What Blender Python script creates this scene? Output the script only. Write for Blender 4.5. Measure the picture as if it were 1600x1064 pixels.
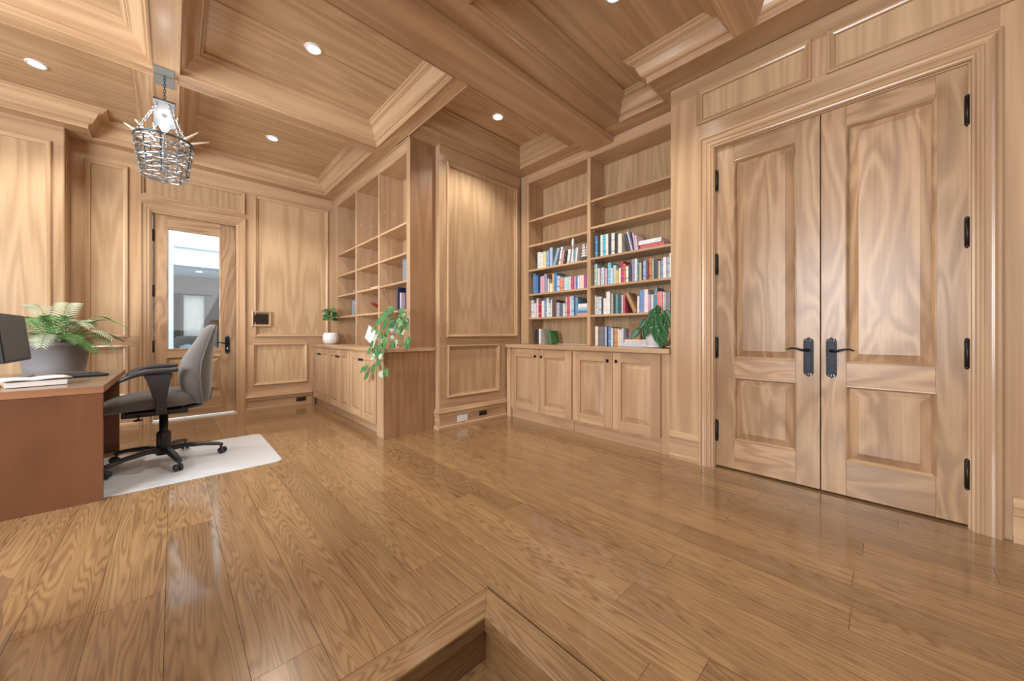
import bpy, math, random
from mathutils import Vector, Matrix
random.seed(7)
PI = math.pi
scene = bpy.context.scene
col = scene.collection
for o in list(bpy.data.objects): bpy.data.objects.remove(o)

# ------------------------------------------------------------------ camera
cam_d = bpy.data.cameras.new('camera'); cam = bpy.data.objects.new('camera', cam_d); col.objects.link(cam)
cam.location = (0, 0, 1.0)
cam.rotation_euler = (math.radians(90), 0, math.radians(-43.54))
cam_d.sensor_width = 36; cam_d.lens = 558/1600*36; cam_d.shift_y = -10/1600
cam_d.clip_start = 0.02
scene.camera = cam
# ------------------------------------------------------------------ light
scene.view_settings.view_transform = 'Standard'
scene.view_settings.look = 'None'
scene.view_settings.gamma = 1
scene.view_settings.use_curve_mapping = False
scene.view_settings.exposure = 0.60
w = bpy.data.worlds.new('world'); scene.world = w; w.use_nodes = True
w.node_tree.nodes['Background'].inputs[0].default_value = (0.93, 0.97, 1.0, 1)
w.node_tree.nodes['Background'].inputs[1].default_value = 0.85
def area(name, loc, target, sx, sy, power, colr=(1,1,1)):
    d = bpy.data.lights.new(name, 'AREA'); d.shape = 'RECTANGLE'; d.size = sx; d.size_y = sy
    d.energy = power; d.color = colr
    o = bpy.data.objects.new(name, d); col.objects.link(o); o.location = loc
    o.rotation_euler = (Vector(target)-Vector(loc)).to_track_quat('-Z', 'Y').to_euler()
    return o
area('window_daylight_side', (-3.36, 1.4, 1.65), (1.5, 2.2, 1.35), 3.6, 2.1, 255, (0.94, 0.97, 1.0))
area('rear_fill', (0.4, -2.4, 2.0), (1.6, 3.0, 1.5), 2.6, 1.8, 22, (0.94, 0.97, 1.0))  # added fill light in front of the solid rear wall, no window there
area('hall_daylight', (1.6, 7.4, 3.6), (0.3, 6.6, 0.5), 2.0, 1.4, 110, (0.9, 0.96, 1.0))
area('living_room_daylight', (1.9, 10.6, 2.0), (0.2, 11.8, 1.0), 1.5, 1.2, 14)

# ------------------------------------------------------------------ materials
def new_mat(name):
    m = bpy.data.materials.new(name); m.use_nodes = True
    nt = m.node_tree; b = nt.nodes['Principled BSDF']
    return m, nt, b
def plain(name, c, rough=0.5, metal=0.0, noise=0.0, scale=40, bump=0.0, spec=0.5, sheen=0):
    m, nt, b = new_mat(name)
    b.inputs['Roughness'].default_value = rough; b.inputs['Metallic'].default_value = metal
    b.inputs['Specular IOR Level'].default_value = spec
    if sheen: b.inputs['Sheen Weight'].default_value = sheen
    n = nt.nodes.new('ShaderNodeTexNoise'); n.inputs['Scale'].default_value = scale; n.inputs['Detail'].default_value = 3
    tc = nt.nodes.new('ShaderNodeTexCoord'); nt.links.new(tc.outputs['Object'], n.inputs['Vector'])
    mx = nt.nodes.new('ShaderNodeMix'); mx.data_type = 'RGBA'
    k = 1-noise
    mx.inputs[6].default_value = (c[0]*k, c[1]*k, c[2]*k, 1)
    k = 1+noise
    mx.inputs[7].default_value = (min(1,c[0]*k), min(1,c[1]*k), min(1,c[2]*k), 1)
    nt.links.new(n.outputs[0], mx.inputs[0]); nt.links.new(mx.outputs[2], b.inputs['Base Color'])
    if bump:
        bp = nt.nodes.new('ShaderNodeBump'); bp.inputs['Strength'].default_value = bump; bp.inputs['Distance'].default_value = 0.002
        nt.links.new(n.outputs[0], bp.inputs['Height']); nt.links.new(bp.outputs[0], b.inputs['Normal'])
    return m
def wood(name, light, dark, figure=2.2, lines=26, line_amt=0.5, fiber=0.35, stretch=0.13, rough=0.33,
         vary=0.16, bump=0.12, patch=0.3, sharp=1.0, coat=0.0, gain=(0,1), dist=0.3):
    """grain follows the corner attribute gc (third component runs along the board)"""
    def soft(c): g = 0.3*c[0]+0.59*c[1]+0.11*c[2]; return tuple((v*0.97+g*0.03)*k for v, k in zip(c, (0.985, 0.99, 0.98)))
    light, dark = soft(light), soft(dark)
    m, nt, b = new_mat(name); N = nt.nodes; L = nt.links
    at = N.new('ShaderNodeAttribute'); at.attribute_name = 'gc'
    rn = N.new('ShaderNodeAttribute'); rn.attribute_name = 'rnd'
    mp = N.new('ShaderNodeMapping'); mp.inputs['Scale'].default_value = (figure, figure, figure*stretch)
    L.new(at.outputs['Vector'], mp.inputs['Vector'])
    n1 = N.new('ShaderNodeTexNoise'); n1.inputs['Scale'].default_value = 1; n1.inputs['Detail'].default_value = 2.5; n1.inputs['Roughness'].default_value = 0.4; n1.inputs['Distortion'].default_value = dist
    L.new(mp.outputs[0], n1.inputs['Vector'])
    def math_(op, a, bb, c=None):
        x = N.new('ShaderNodeMath'); x.operation = op
        for i, v in enumerate((a, bb, c)):
            if v is None: continue
            if isinstance(v, (int, float)): x.inputs[i].default_value = v
            else: L.new(v, x.inputs[i])
        return x.outputs[0]
    ph = math_('MULTIPLY', n1.outputs[0], lines*2)
    sn = math_('SINE', ph, None)
    l01 = math_('MULTIPLY_ADD', sn, 0.5, 0.5)
    l01 = math_('POWER', l01, sharp)
    mp2 = N.new('ShaderNodeMapping'); mp2.inputs['Scale'].default_value = (90, 90, 2.2); L.new(at.outputs['Vector'], mp2.inputs['Vector'])
    n2 = N.new('ShaderNodeTexNoise'); n2.inputs['Scale'].default_value = 1; n2.inputs['Detail'].default_value = 3; L.new(mp2.outputs[0], n2.inputs['Vector'])
    mp3 = N.new('ShaderNodeMapping'); mp3.inputs['Scale'].default_value = (7, 7, 0.5); L.new(at.outputs['Vector'], mp3.inputs['Vector'])
    n3 = N.new('ShaderNodeTexNoise'); n3.inputs['Scale'].default_value = 1; n3.inputs['Detail'].default_value = 2; L.new(mp3.outputs[0], n3.inputs['Vector'])
    f = math_('MULTIPLY', l01, line_amt)
    f = math_('MULTIPLY_ADD', n2.outputs[0], fiber, f)
    f = math_('MULTIPLY_ADD', n3.outputs[0], patch, f)
    mr = N.new('ShaderNodeMapRange'); mr.inputs[1].default_value = (fiber+patch)*0.28+gain[0]; mr.inputs[2].default_value = line_amt+(fiber+patch)*0.72
    L.new(f, mr.inputs[0])
    mx = N.new('ShaderNodeMix'); mx.data_type = 'RGBA'
    mx.inputs[6].default_value = (*light, 1); mx.inputs[7].default_value = (*dark, 1)
    L.new(mr.outputs[0], mx.inputs[0])
    hs = N.new('ShaderNodeHueSaturation')
    L.new(mx.outputs[2], hs.inputs['Color'])
    vv = math_('MULTIPLY_ADD', rn.outputs['Fac'], vary*2, 1-vary)
    L.new(vv, hs.inputs['Value'])
    L.new(hs.outputs[0], b.inputs['Base Color'])
    b.inputs['Roughness'].default_value = rough
    if coat: b.inputs['Coat Weight'].default_value = coat; b.inputs['Coat Roughness'].default_value = 0.07
    if bump:
        bp = N.new('ShaderNodeBump'); bp.inputs['Strength'].default_value = bump; bp.inputs['Distance'].default_value = 0.001
        L.new(f, bp.inputs['Height']); bp.invert = True
        L.new(bp.outputs[0], b.inputs['Normal'])
    return m
M = {}
M['wood'] = wood('walnut_trim', (0.60,0.408,0.245), (0.40,0.243,0.135), figure=3.2, lines=20, line_amt=0.38, fiber=0.4, stretch=0.08, rough=0.22, bump=0.03, vary=0.12, patch=0.4)
M['veneer'] = wood('walnut_veneer', (0.62,0.432,0.26), (0.44,0.285,0.16), figure=4.6, lines=26, line_amt=0.42, fiber=0.4, stretch=0.09, rough=0.27, vary=0.06, bump=0.02, patch=0.4)
M['door'] = wood('walnut_door', (0.545,0.36,0.208), (0.275,0.155,0.082), figure=5.0, lines=20, line_amt=0.36, fiber=0.35, stretch=0.2, rough=0.3, vary=0.12, bump=0.03, patch=0.5, dist=0.9)
M['cab'] = wood('cabinet_wood', (0.60,0.402,0.245), (0.43,0.265,0.15), figure=3.6, lines=20, line_amt=0.38, fiber=0.35, stretch=0.10, rough=0.28, vary=0.12, bump=0.02, patch=0.45)
M['endpanel'] = wood('cabinet_side_veneer_shaded', (0.38,0.212,0.11), (0.27,0.143,0.07), figure=4.6, lines=22, line_amt=0.5, fiber=0.35, stretch=0.08, rough=0.3, vary=0.05, bump=0.02)  # side veneer darkened in colour for the shade on the cabinet end
M['oak'] = wood('oak_floor', (0.385,0.235,0.110), (0.145,0.075,0.03), figure=9, lines=100, line_amt=0.36, fiber=0.6, stretch=0.07, rough=0.24, vary=0.15, bump=0.06, patch=0.5, sharp=2.0, dist=0.3, coat=0.6)
M['riser_shade'] = wood('oak_riser_painted_shade', (0.19,0.10,0.04), (0.08,0.04,0.016), figure=9, lines=80, line_amt=0.36, fiber=0.6, stretch=0.07, rough=0.3, vary=0.1, bump=0.05, patch=0.5, sharp=2.0)  # oak darkened in colour to stand in for shade on the step faces
M['deskside'] = wood('desk_cherry', (0.165,0.062,0.027), (0.09,0.032,0.014), figure=2.5, lines=5, line_amt=0.4, stretch=0.5, rough=0.33, vary=0.06, bump=0.02, patch=0.6)
M['desktop'] = wood('desk_top_wood', (0.33,0.235,0.17), (0.22,0.145,0.10), figure=3.0, lines=12, line_amt=0.4, rough=0.22, vary=0.05, bump=0.02)
M['deskedge'] = wood('desk_edge_wood', (0.32,0.155,0.075), (0.20,0.085,0.04), figure=3.0, lines=12, line_amt=0.4, rough=0.35, vary=0.05, bump=0.02)
M['dark'] = plain('dark_gap', (0.03,0.018,0.01), 0.8)
M['iron'] = plain('blackened_iron', (0.012,0.014,0.02), 0.42, 0.6, 0.3, 60, 0.3)
M['bronze'] = plain('bronze_hinge', (0.035,0.03,0.025), 0.45, 0.7)
M['blackplastic'] = plain('black_plastic', (0.018,0.019,0.022), 0.42, 0, 0.1, 120, 0.1)
M['fabric'] = plain('grey_chair_fabric', (0.12,0.113,0.108), 0.95, 0, 0.22, 260, 0.5, 0.2, 0.3)
M['white'] = plain('white_ceramic', (0.78,0.78,0.80), 0.3, 0, 0.02)
M['paper'] = plain('white_paper', (0.80,0.80,0.82), 0.8, 0, 0.02)
M['mat'] = plain('chair_mat_plastic', (0.62,0.67,0.72), 0.3, 0, 0.03, 6)
M['pot'] = plain('grey_planter', (0.22,0.215,0.225), 0.55, 0, 0.08, 30, 0.1)
M['soil'] = plain('soil', (0.05,0.03,0.02), 0.95, 0, 0.4, 80, 0.6)
M['leaf'] = plain('pothos_leaf', (0.05,0.17,0.05), 0.35, 0, 0.85, 22)
M['leafdark'] = plain('dark_green_leaf', (0.018,0.10,0.03), 0.33, 0, 0.4, 14)
M['fern'] = plain('fern_green', (0.10,0.26,0.07), 0.55, 0, 0.3, 14)
M['fernpale'] = plain('pale_fern_green', (0.42,0.50,0.36), 0.55, 0, 0.25, 14)
M['stem'] = plain('plant_stem', (0.20,0.26,0.08), 0.6)
M['bark'] = plain('bark_stem', (0.12,0.09,0.06), 0.8)
M['chrome'] = plain('brushed_steel', (0.62,0.68,0.74), 0.22, 1.0, 0.2, 30)
M['steel'] = plain('dark_steel', (0.10,0.13,0.16), 0.3, 0.9)
M['plate'] = plain('blue_grey_metal_plate', (0.42,0.48,0.53), 0.22, 0.3)
M['greyplate'] = plain('grey_metal_plate', (0.24,0.26,0.27), 0.3, 0.3)
M['driftwood'] = plain('pale_driftwood', (0.75,0.64,0.55), 0.7, 0, 0.2, 30, 0.2)
M['screen'] = plain('dark_screen', (0.085,0.09,0.088), 0.75, 0, 0.05)
M['hallwhite'] = plain('hall_blue_white_paint', (0.56,0.70,0.80), 0.6)
M['hallgrey'] = plain('living_room_grey_wall', (0.27,0.26,0.25), 0.8, 0, 0.06, 9)
M['sofa'] = plain('sofa_grey', (0.20,0.20,0.20), 0.9, 0, 0.2, 60)
M['shade'] = plain('brown_lamp_shade', (0.22,0.12,0.09), 0.7)
M['rail'] = plain('curtain_rod_dark', (0.06,0.06,0.06), 0.5)
M['floor_and_leak'] = plain('pale_floor_and_light_leak', (0.85,0.83,0.80), 0.3)  # hall floor, and the light leak painted as a strip under the door
M['outlet_white'] = plain('white_outlet_plate', (0.82,0.82,0.82), 0.4)
M['outlet_brown'] = plain('brown_outlet_plate', (0.035,0.015,0.01), 0.4)
M['purple'] = plain('plum_cover', (0.10,0.01,0.035), 0.5)
M['slate'] = plain('slate_blue_box', (0.20,0.25,0.28), 0.6, 0, 0.1)
M['redbowl'] = plain('dark_red_glaze', (0.20,0.02,0.02), 0.25)
def emis(name, c, s):
    m, nt, b = new_mat(name); b.inputs['Emission Color'].default_value = (*c,1); b.inputs['Emission Strength'].default_value = s
    b.inputs['Base Color'].default_value = (*c,1); return m
M['lamp'] = emis('lit_lamp_lens', (1,0.97,0.92), 14)
M['bulb'] = emis('lit_bulb', (1,0.97,0.93), 9)
M['curtain_lit'] = None
m, nt, b = new_mat('sheer_curtain'); b.inputs['Base Color'].default_value = (0.85,0.85,0.82,1); b.inputs['Roughness'].default_value = 0.9
wv = nt.nodes.new('ShaderNodeTexWave'); wv.inputs['Scale'].default_value = 9; wv.inputs['Distortion'].default_value = 1.5
tr = nt.nodes.new('ShaderNodeBsdfTranslucent'); tr.inputs[0].default_value = (0.9,0.9,0.86,1)
ms = nt.nodes.new('ShaderNodeMixShader'); ms.inputs[0].default_value = 0.6
nt.links.new(b.outputs[0], ms.inputs[1]); nt.links.new(tr.outputs[0], ms.inputs[2]); nt.links.new(ms.outputs[0], nt.nodes['Material Output'].inputs[0])
M['sheer'] = m
m, nt, b = new_mat('clear_glass'); b.inputs['Transmission Weight'].default_value = 1; b.inputs['Roughness'].default_value = 0.0; b.inputs['IOR'].default_value = 1.45
b.inputs['Base Color'].default_value = (0.97,0.99,1,1)
M['glass'] = m

# ------------------------------------------------------------------ mesh builder
class MB:
    def __init__(s, mat='wood'):
        s.v = []; s.f = []; s.gc = []; s.rn = []; s.mi = []; s.mats = [mat]; s.cur = 0; s.sm = []
        s.smooth = False
    def use(s, mat):
        if mat not in s.mats: s.mats.append(mat)
        s.cur = s.mats.index(mat)
        return s
    def add(s, verts, faces, axis='z', seed=None, mir=None):
        if seed is None: seed = random.random()
        n = len(s.v); off = Vector((seed*37.7, seed*91.3, seed*53.1))
        s.v += [tuple(v) for v in verts]
        for f in faces:
            s.f.append([n+i for i in f])
            for i in f:
                p = verts[i]
                if axis == 'z': q = (p[0], p[1], p[2])
                elif axis == 'x': q = (p[1], p[2], p[0])
                else: q = (p[2], p[0], p[1])
                s.gc.append((q[0]+off.x, q[1]+off.y, q[2]+off.z) if mir is None else (mir(p)+off.x, off.y, q[2]+off.z))
            s.rn.append(random.random() if seed is None else (seed*7919) % 1.0)
            s.mi.append(s.cur); s.sm.append(s.smooth)
    def box(s, x0, x1, y0, y1, z0, z1, axis='z', seed=None):
        if x0 > x1: x0, x1 = x1, x0
        if y0 > y1: y0, y1 = y1, y0
        if z0 > z1: z0, z1 = z1, z0
        V = [(x,y,z) for x in (x0,x1) for y in (y0,y1) for z in (z0,z1)]
        F = [(0,1,3,2),(4,6,7,5),(0,4,5,1),(2,3,7,6),(0,2,6,4),(1,5,7,3)]
        s.add(V, F, axis, seed)
        return s
    def hull(s, ring0, ring1, axis='z', seed=None, cap=True):
        n = len(ring0); V = list(ring0)+list(ring1)
        F = [(i, (i+1) % n, n+(i+1) % n, n+i) for i in range(n)]
        if cap: F += [tuple(range(n))[::-1], tuple(range(n, 2*n))]
        s.add(V, F, axis, seed); return s
    def loft(s, rings, closed=False, cap=True, axis='z', seed=None):
        n = len(rings[0]); V = [p for r in rings for p in r]; F = []
        m = len(rings)
        for j in range(m if closed else m-1):
            a = j*n; b2 = ((j+1) % m)*n
            for i in range(n): F.append((a+i, a+(i+1) % n, b2+(i+1) % n, b2+i))
        if cap and not closed: F += [tuple(range(n))[::-1], tuple(range((m-1)*n, m*n))]
        s.add(V, F, axis, seed); return s
    def tube(s, pts, r, n=8, axis='z', cap=True, seed=None):
        pts = [Vector(p) for p in pts]; rings = []
        rr = r if isinstance(r, (list, tuple)) else [r]*len(pts)
        up = Vector((0,0,1)); prev = None
        for i, p in enumerate(pts):
            t = (pts[min(i+1, len(pts)-1)]-pts[max(i-1, 0)]).normalized()
            if prev is None:
                a = t.cross(up)
                if a.length < 1e-3: a = t.cross(Vector((1,0,0)))
                a.normalize()
            else:
                a = (prev - t*prev.dot(t)).normalized()
            prev = a; b2 = t.cross(a)
            rings.append([tuple(p+(a*math.cos(2*PI*k/n)+b2*math.sin(2*PI*k/n))*rr[i]) for k in range(n)])
        return s.loft(rings, cap=cap, axis=axis, seed=seed)
    def lathe(s, c, prof, n=24, axis='z', seed=None, fn=None):
        rings = []
        for (r, z) in prof:
            rg = []
            for k in range(n):
                a = 2*PI*k/n; q = r*(fn(a) if fn else 1)
                rg.append((c[0]+q*math.cos(a), c[1]+q*math.sin(a), c[2]+z))
            rings.append(rg)
        return s.loft(rings, axis=axis, seed=seed)
    def sphere(s, c, r, n=10, sz=1.0):
        prof = [(max(1e-4, r*math.sin(PI*i/n)), -r*sz*math.cos(PI*i/n)) for i in range(n+1)]
        return s.lathe(c, prof, n*2)
    def mould(s, poly, prof, mp, seed=None, axes=None, closed=True):
        """sweep closed profile [(inset, height)] round a polygon of axis aligned edges with mitred corners"""
        n = len(poly); P = [Vector(p) for p in poly]
        ar = sum(P[i].x*P[(i+1) % n].y-P[(i+1) % n].x*P[i].y for i in range(n))
        if closed and ar < 0: P = P[::-1]
        sg = 1
        def nrm(i):
            d = (P[(i+1) % n]-P[i]).normalized(); return Vector((-d.y, d.x))
        m = len(prof)
        ne = n if closed else n-1
        for i in range(ne):
            j = (i+1) % n
            rings = []
            for k in (i, j):
                if closed or 0 < k < n-1: off = nrm((k-1) % n)+nrm(k)
                elif k == 0: off = nrm(0)
                else: off = nrm(n-2)
                rings.append([tuple(mp(*(P[k]+off*t), h)) for t, h in prof])
            A = Vector(rings[0][0]); B = Vector(rings[1][0]); d = B-A
            ax = 'xyz'[max(range(3), key=lambda q: abs(d[q]))]
            s.loft(rings, axis=ax, seed=seed, cap=True)
        return s
    def build(s, name, parent=None, bevel=0.0, subsurf=0, mod=None):
        me = bpy.data.meshes.new(name); me.from_pydata(s.v, [], s.f); me.update()
        import bmesh
        at = me.attributes.new('gc', 'FLOAT_VECTOR', 'CORNER')
        flat = [c for g in s.gc for c in g]; at.data.foreach_set('vector', flat)
        ar = me.attributes.new('rnd', 'FLOAT', 'FACE'); ar.data.foreach_set('value', s.rn)
        for mm in s.mats: me.materials.append(M[mm])
        me.polygons.foreach_set('material_index', s.mi)
        me.polygons.foreach_set('use_smooth', s.sm)
        bm = bmesh.new(); bm.from_mesh(me); bmesh.ops.recalc_face_normals(bm, faces=bm.faces); bm.to_mesh(me); bm.free()
        o = bpy.data.objects.new(name, me); col.objects.link(o)
        if parent: o.parent = parent
        if bevel:
            b = o.modifiers.new('bevel', 'BEVEL'); b.width = bevel; b.segments = 1; b.limit_method = 'ANGLE'; b.angle_limit = math.radians(50)
        if subsurf:
            b = o.modifiers.new('sub', 'SUBSURF'); b.levels = subsurf; b.render_levels = subsurf
        return o
def empty(name, loc=(0,0,0)):
    o = bpy.data.objects.new(name, None); col.objects.link(o); o.location = loc; o.empty_display_size = 0.05
    return o
def tag(o, label, cat, group=None):
    o['label'] = label; o['category'] = cat
    if group: o['group'] = group
    return o
def struct(o, label=None, cat=None):
    o['kind'] = 'structure'
    if label: o['label'] = label
    if cat: o['category'] = cat
    return o
def attach(o, parent):
    o.parent = parent; o.matrix_parent_inverse = Matrix.Translation(-Vector(parent.location)); return o
def part(mb, name, parent, bevel=0.0, label=None, **k):
    o = mb.build(name, bevel=bevel, **k)
    if parent:
        o.parent = parent
        # walk up to sum parent offsets
        off = Vector((0,0,0)); p = parent
        while p: off += Vector(p.location); p = p.parent
        o.matrix_parent_inverse = Matrix.Identity(4); o.location = -off
    if label: o['label'] = label
    return o
WX = lambda c: (lambda a, b, h: (c-h, a, b))      # wall facing -X; a=y b=z
WY = lambda c: (lambda a, b, h: (a, c-h, b))      # wall facing -Y; a=x b=z
WXp = lambda c: (lambda a, b, h: (c+h, a, b))     # facing +X
def wbox(mb, W, a0, a1, b0, b1, h0, h1, axis=None, seed=None):
    p = W(a0, b0, h0); q = W(a1, b1, h1)
    if axis is None:
        axis = 'z' if abs(b1-b0) > abs(a1-a0) else ('x' if W(1,0,0)[0] != W(0,0,0)[0] else 'y')
    return mb.box(p[0], q[0], p[1], q[1], p[2], q[2], axis, seed)
def rect(a0, a1, b0, b1): return [(a0,b0),(a1,b0),(a1,b1),(a0,b1)]
PM = [(-0.016,0.0),(-0.016,0.017),(-0.010,0.021),(-0.004,0.021),(0.002,0.014),(0.010,0.008),(0.020,0.004),(0.022,-0.006),(0.022,-0.012),(-0.002,-0.012)]
def panel_veneer(mb, W, a0, a1, b0, b1, h, strips, vertical=True):
    """book-matched veneer: neighbouring leaves mirror each other"""
    wid = (a1-a0)/strips; seed = random.random()
    for k in range(strips):
        s0 = a0+k*wid; s1 = s0+wid
        V = [W(s0,b0,h), W(s1,b0,h), W(s1,b1,h), W(s0,b1,h), W(s0,b0,h-0.004), W(s1,b0,h-0.004), W(s1,b1,h-0.004), W(s0,b1,h-0.004)]
        isx = W(1,0,0)[0] != W(0,0,0)[0]
        def mir(p, s0=s0, s1=s1, k=k):
            a = p[0] if isx else p[1]
            u = a-s0
            return u if k % 2 == 0 else wid-u
        mb.add(V, [(0,1,2,3),(4,7,6,5),(0,4,5,1),(3,2,6,7),(0,3,7,4),(1,5,6,2)], 'z', seed, mir)

# ================================================================== FLOOR
SC = 2.98      # soffit height
ZC = 3.16      # coffer panel height
fl = MB('oak')
edges = [-3.4+0.188*k for k in range(0, 40)]
xs = []
x = -0.02
while x > -3.3: x -= 0.185
while x < 3.4:
    xs.append(x); x += 0.185 if x < 0.9 else 0.15
for i in range(len(xs)-1):
    x0, x1 = xs[i]+0.0006, xs[i+1]-0.0006
    y = -1.6+random.random()*1.2-0.9
    while y < 5.75:
        ln = 0.9+random.random()*1.3
        y0, y1 = y+0.0006, min(y+ln, 5.75)-0.0006; y += ln
        def put(xa, xb, ya, yb):
            if xb-xa < 0.004 or yb-ya < 0.004: return
            fl.box(xa, xb, ya, yb, -0.02, 0.0, 'y', sd)
        sd = random.random()
        # sunken landing: x < 0.90 and y < 1.09
        if y1 <= 1.09:
            put(max(x0, 0.901), x1, y0, y1)
        elif y0 < 1.09:
            put(x0, x1, 1.091, y1); put(max(x0, 0.901), x1, y0, 1.091)
        else: put(x0, x1, y0, y1)
floor = struct(part(fl, 'floor', None), 'oak plank floor of the study', 'floor')
u = MB('dark')
u.box(0.901, 3.4, -2.5, 1.091, -0.05, -0.0202); u.box(-3.4, 3.4, 1.091, 5.75, -0.05, -0.0202)
part(u, 'subfloor', floor)
# nosing boards with mitred corner round the sunken landing
nz = MB('oak')
PN = [(0,0.0),(0,-0.024),(0.004,-0.03),(0.10,-0.03),(0.10,0.0)]
def prism_y(mb, xa, xb, yn, yf, z0, z1, xa2=None):
    pass
def nose(mb, pts, axis):
    lo = [(p[0], p[1], -0.045) for p in pts]; hi = [(p[0], p[1], 0.0005) for p in pts]
    mb.hull(lo, hi, axis)
nose(nz, [(-3.4,0.98),(0.80,0.98),(0.90,1.09),(-3.4,1.09)], 'x')
nose(nz, [(0.80,0.98),(0.80,-2.5),(0.90,-2.5),(0.90,1.09)], 'y')
nzo = part(nz, 'stair_nosing', floor, bevel=0.0015)
rs = MB('riser_shade')
rs.box(-3.4, 0.7995, 0.9775, 0.9797, -0.046, -0.004, 'x'); rs.box(0.7975, 0.7997, -2.5, 0.9775, -0.046, -0.004, 'y')  # thin dark strips over the nosing fronts, shade put into the colour
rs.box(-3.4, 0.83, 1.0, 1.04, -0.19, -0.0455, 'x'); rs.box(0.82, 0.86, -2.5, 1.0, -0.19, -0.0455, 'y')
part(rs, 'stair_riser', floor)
ld = MB('oak')
ld.use('oak')
ld.hull([(-3.4,0.88,-0.20),(0.70,0.88,-0.20),(0.82,1.0,-0.20),(-3.4,1.0,-0.20)], [(-3.4,0.88,-0.172),(0.70,0.88,-0.172),(0.82,1.0,-0.172),(-3.4,1.0,-0.172)], 'x')
ld.hull([(0.70,-2.5,-0.20),(0.82,-2.5,-0.20),(0.82,1.0,-0.20),(0.70,0.88,-0.20)], [(0.70,-2.5,-0.172),(0.82,-2.5,-0.172),(0.82,1.0,-0.172),(0.70,0.88,-0.172)], 'y')
y = 0.879
while y > -2.5:
    xx = 0.699
    while xx > -3.4:
        ln = 0.6+random.random()*0.5
        ld.box(max(xx-ln, -3.4)+0.001, xx, y-0.12, y-0.001, -0.20, -0.172, 'x'); xx -= ln
    y -= 0.121
part(ld, 'landing_floor', floor)
th_ = MB('floor_and_leak'); th_.box(-0.17, 0.595, 5.69, 5.86, -0.02, 0.006)  # pale strip standing in for light leaking under the door
part(th_, 'door_light_leak', floor, label='pale strip painted as light leaking under the glazed door')

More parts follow.
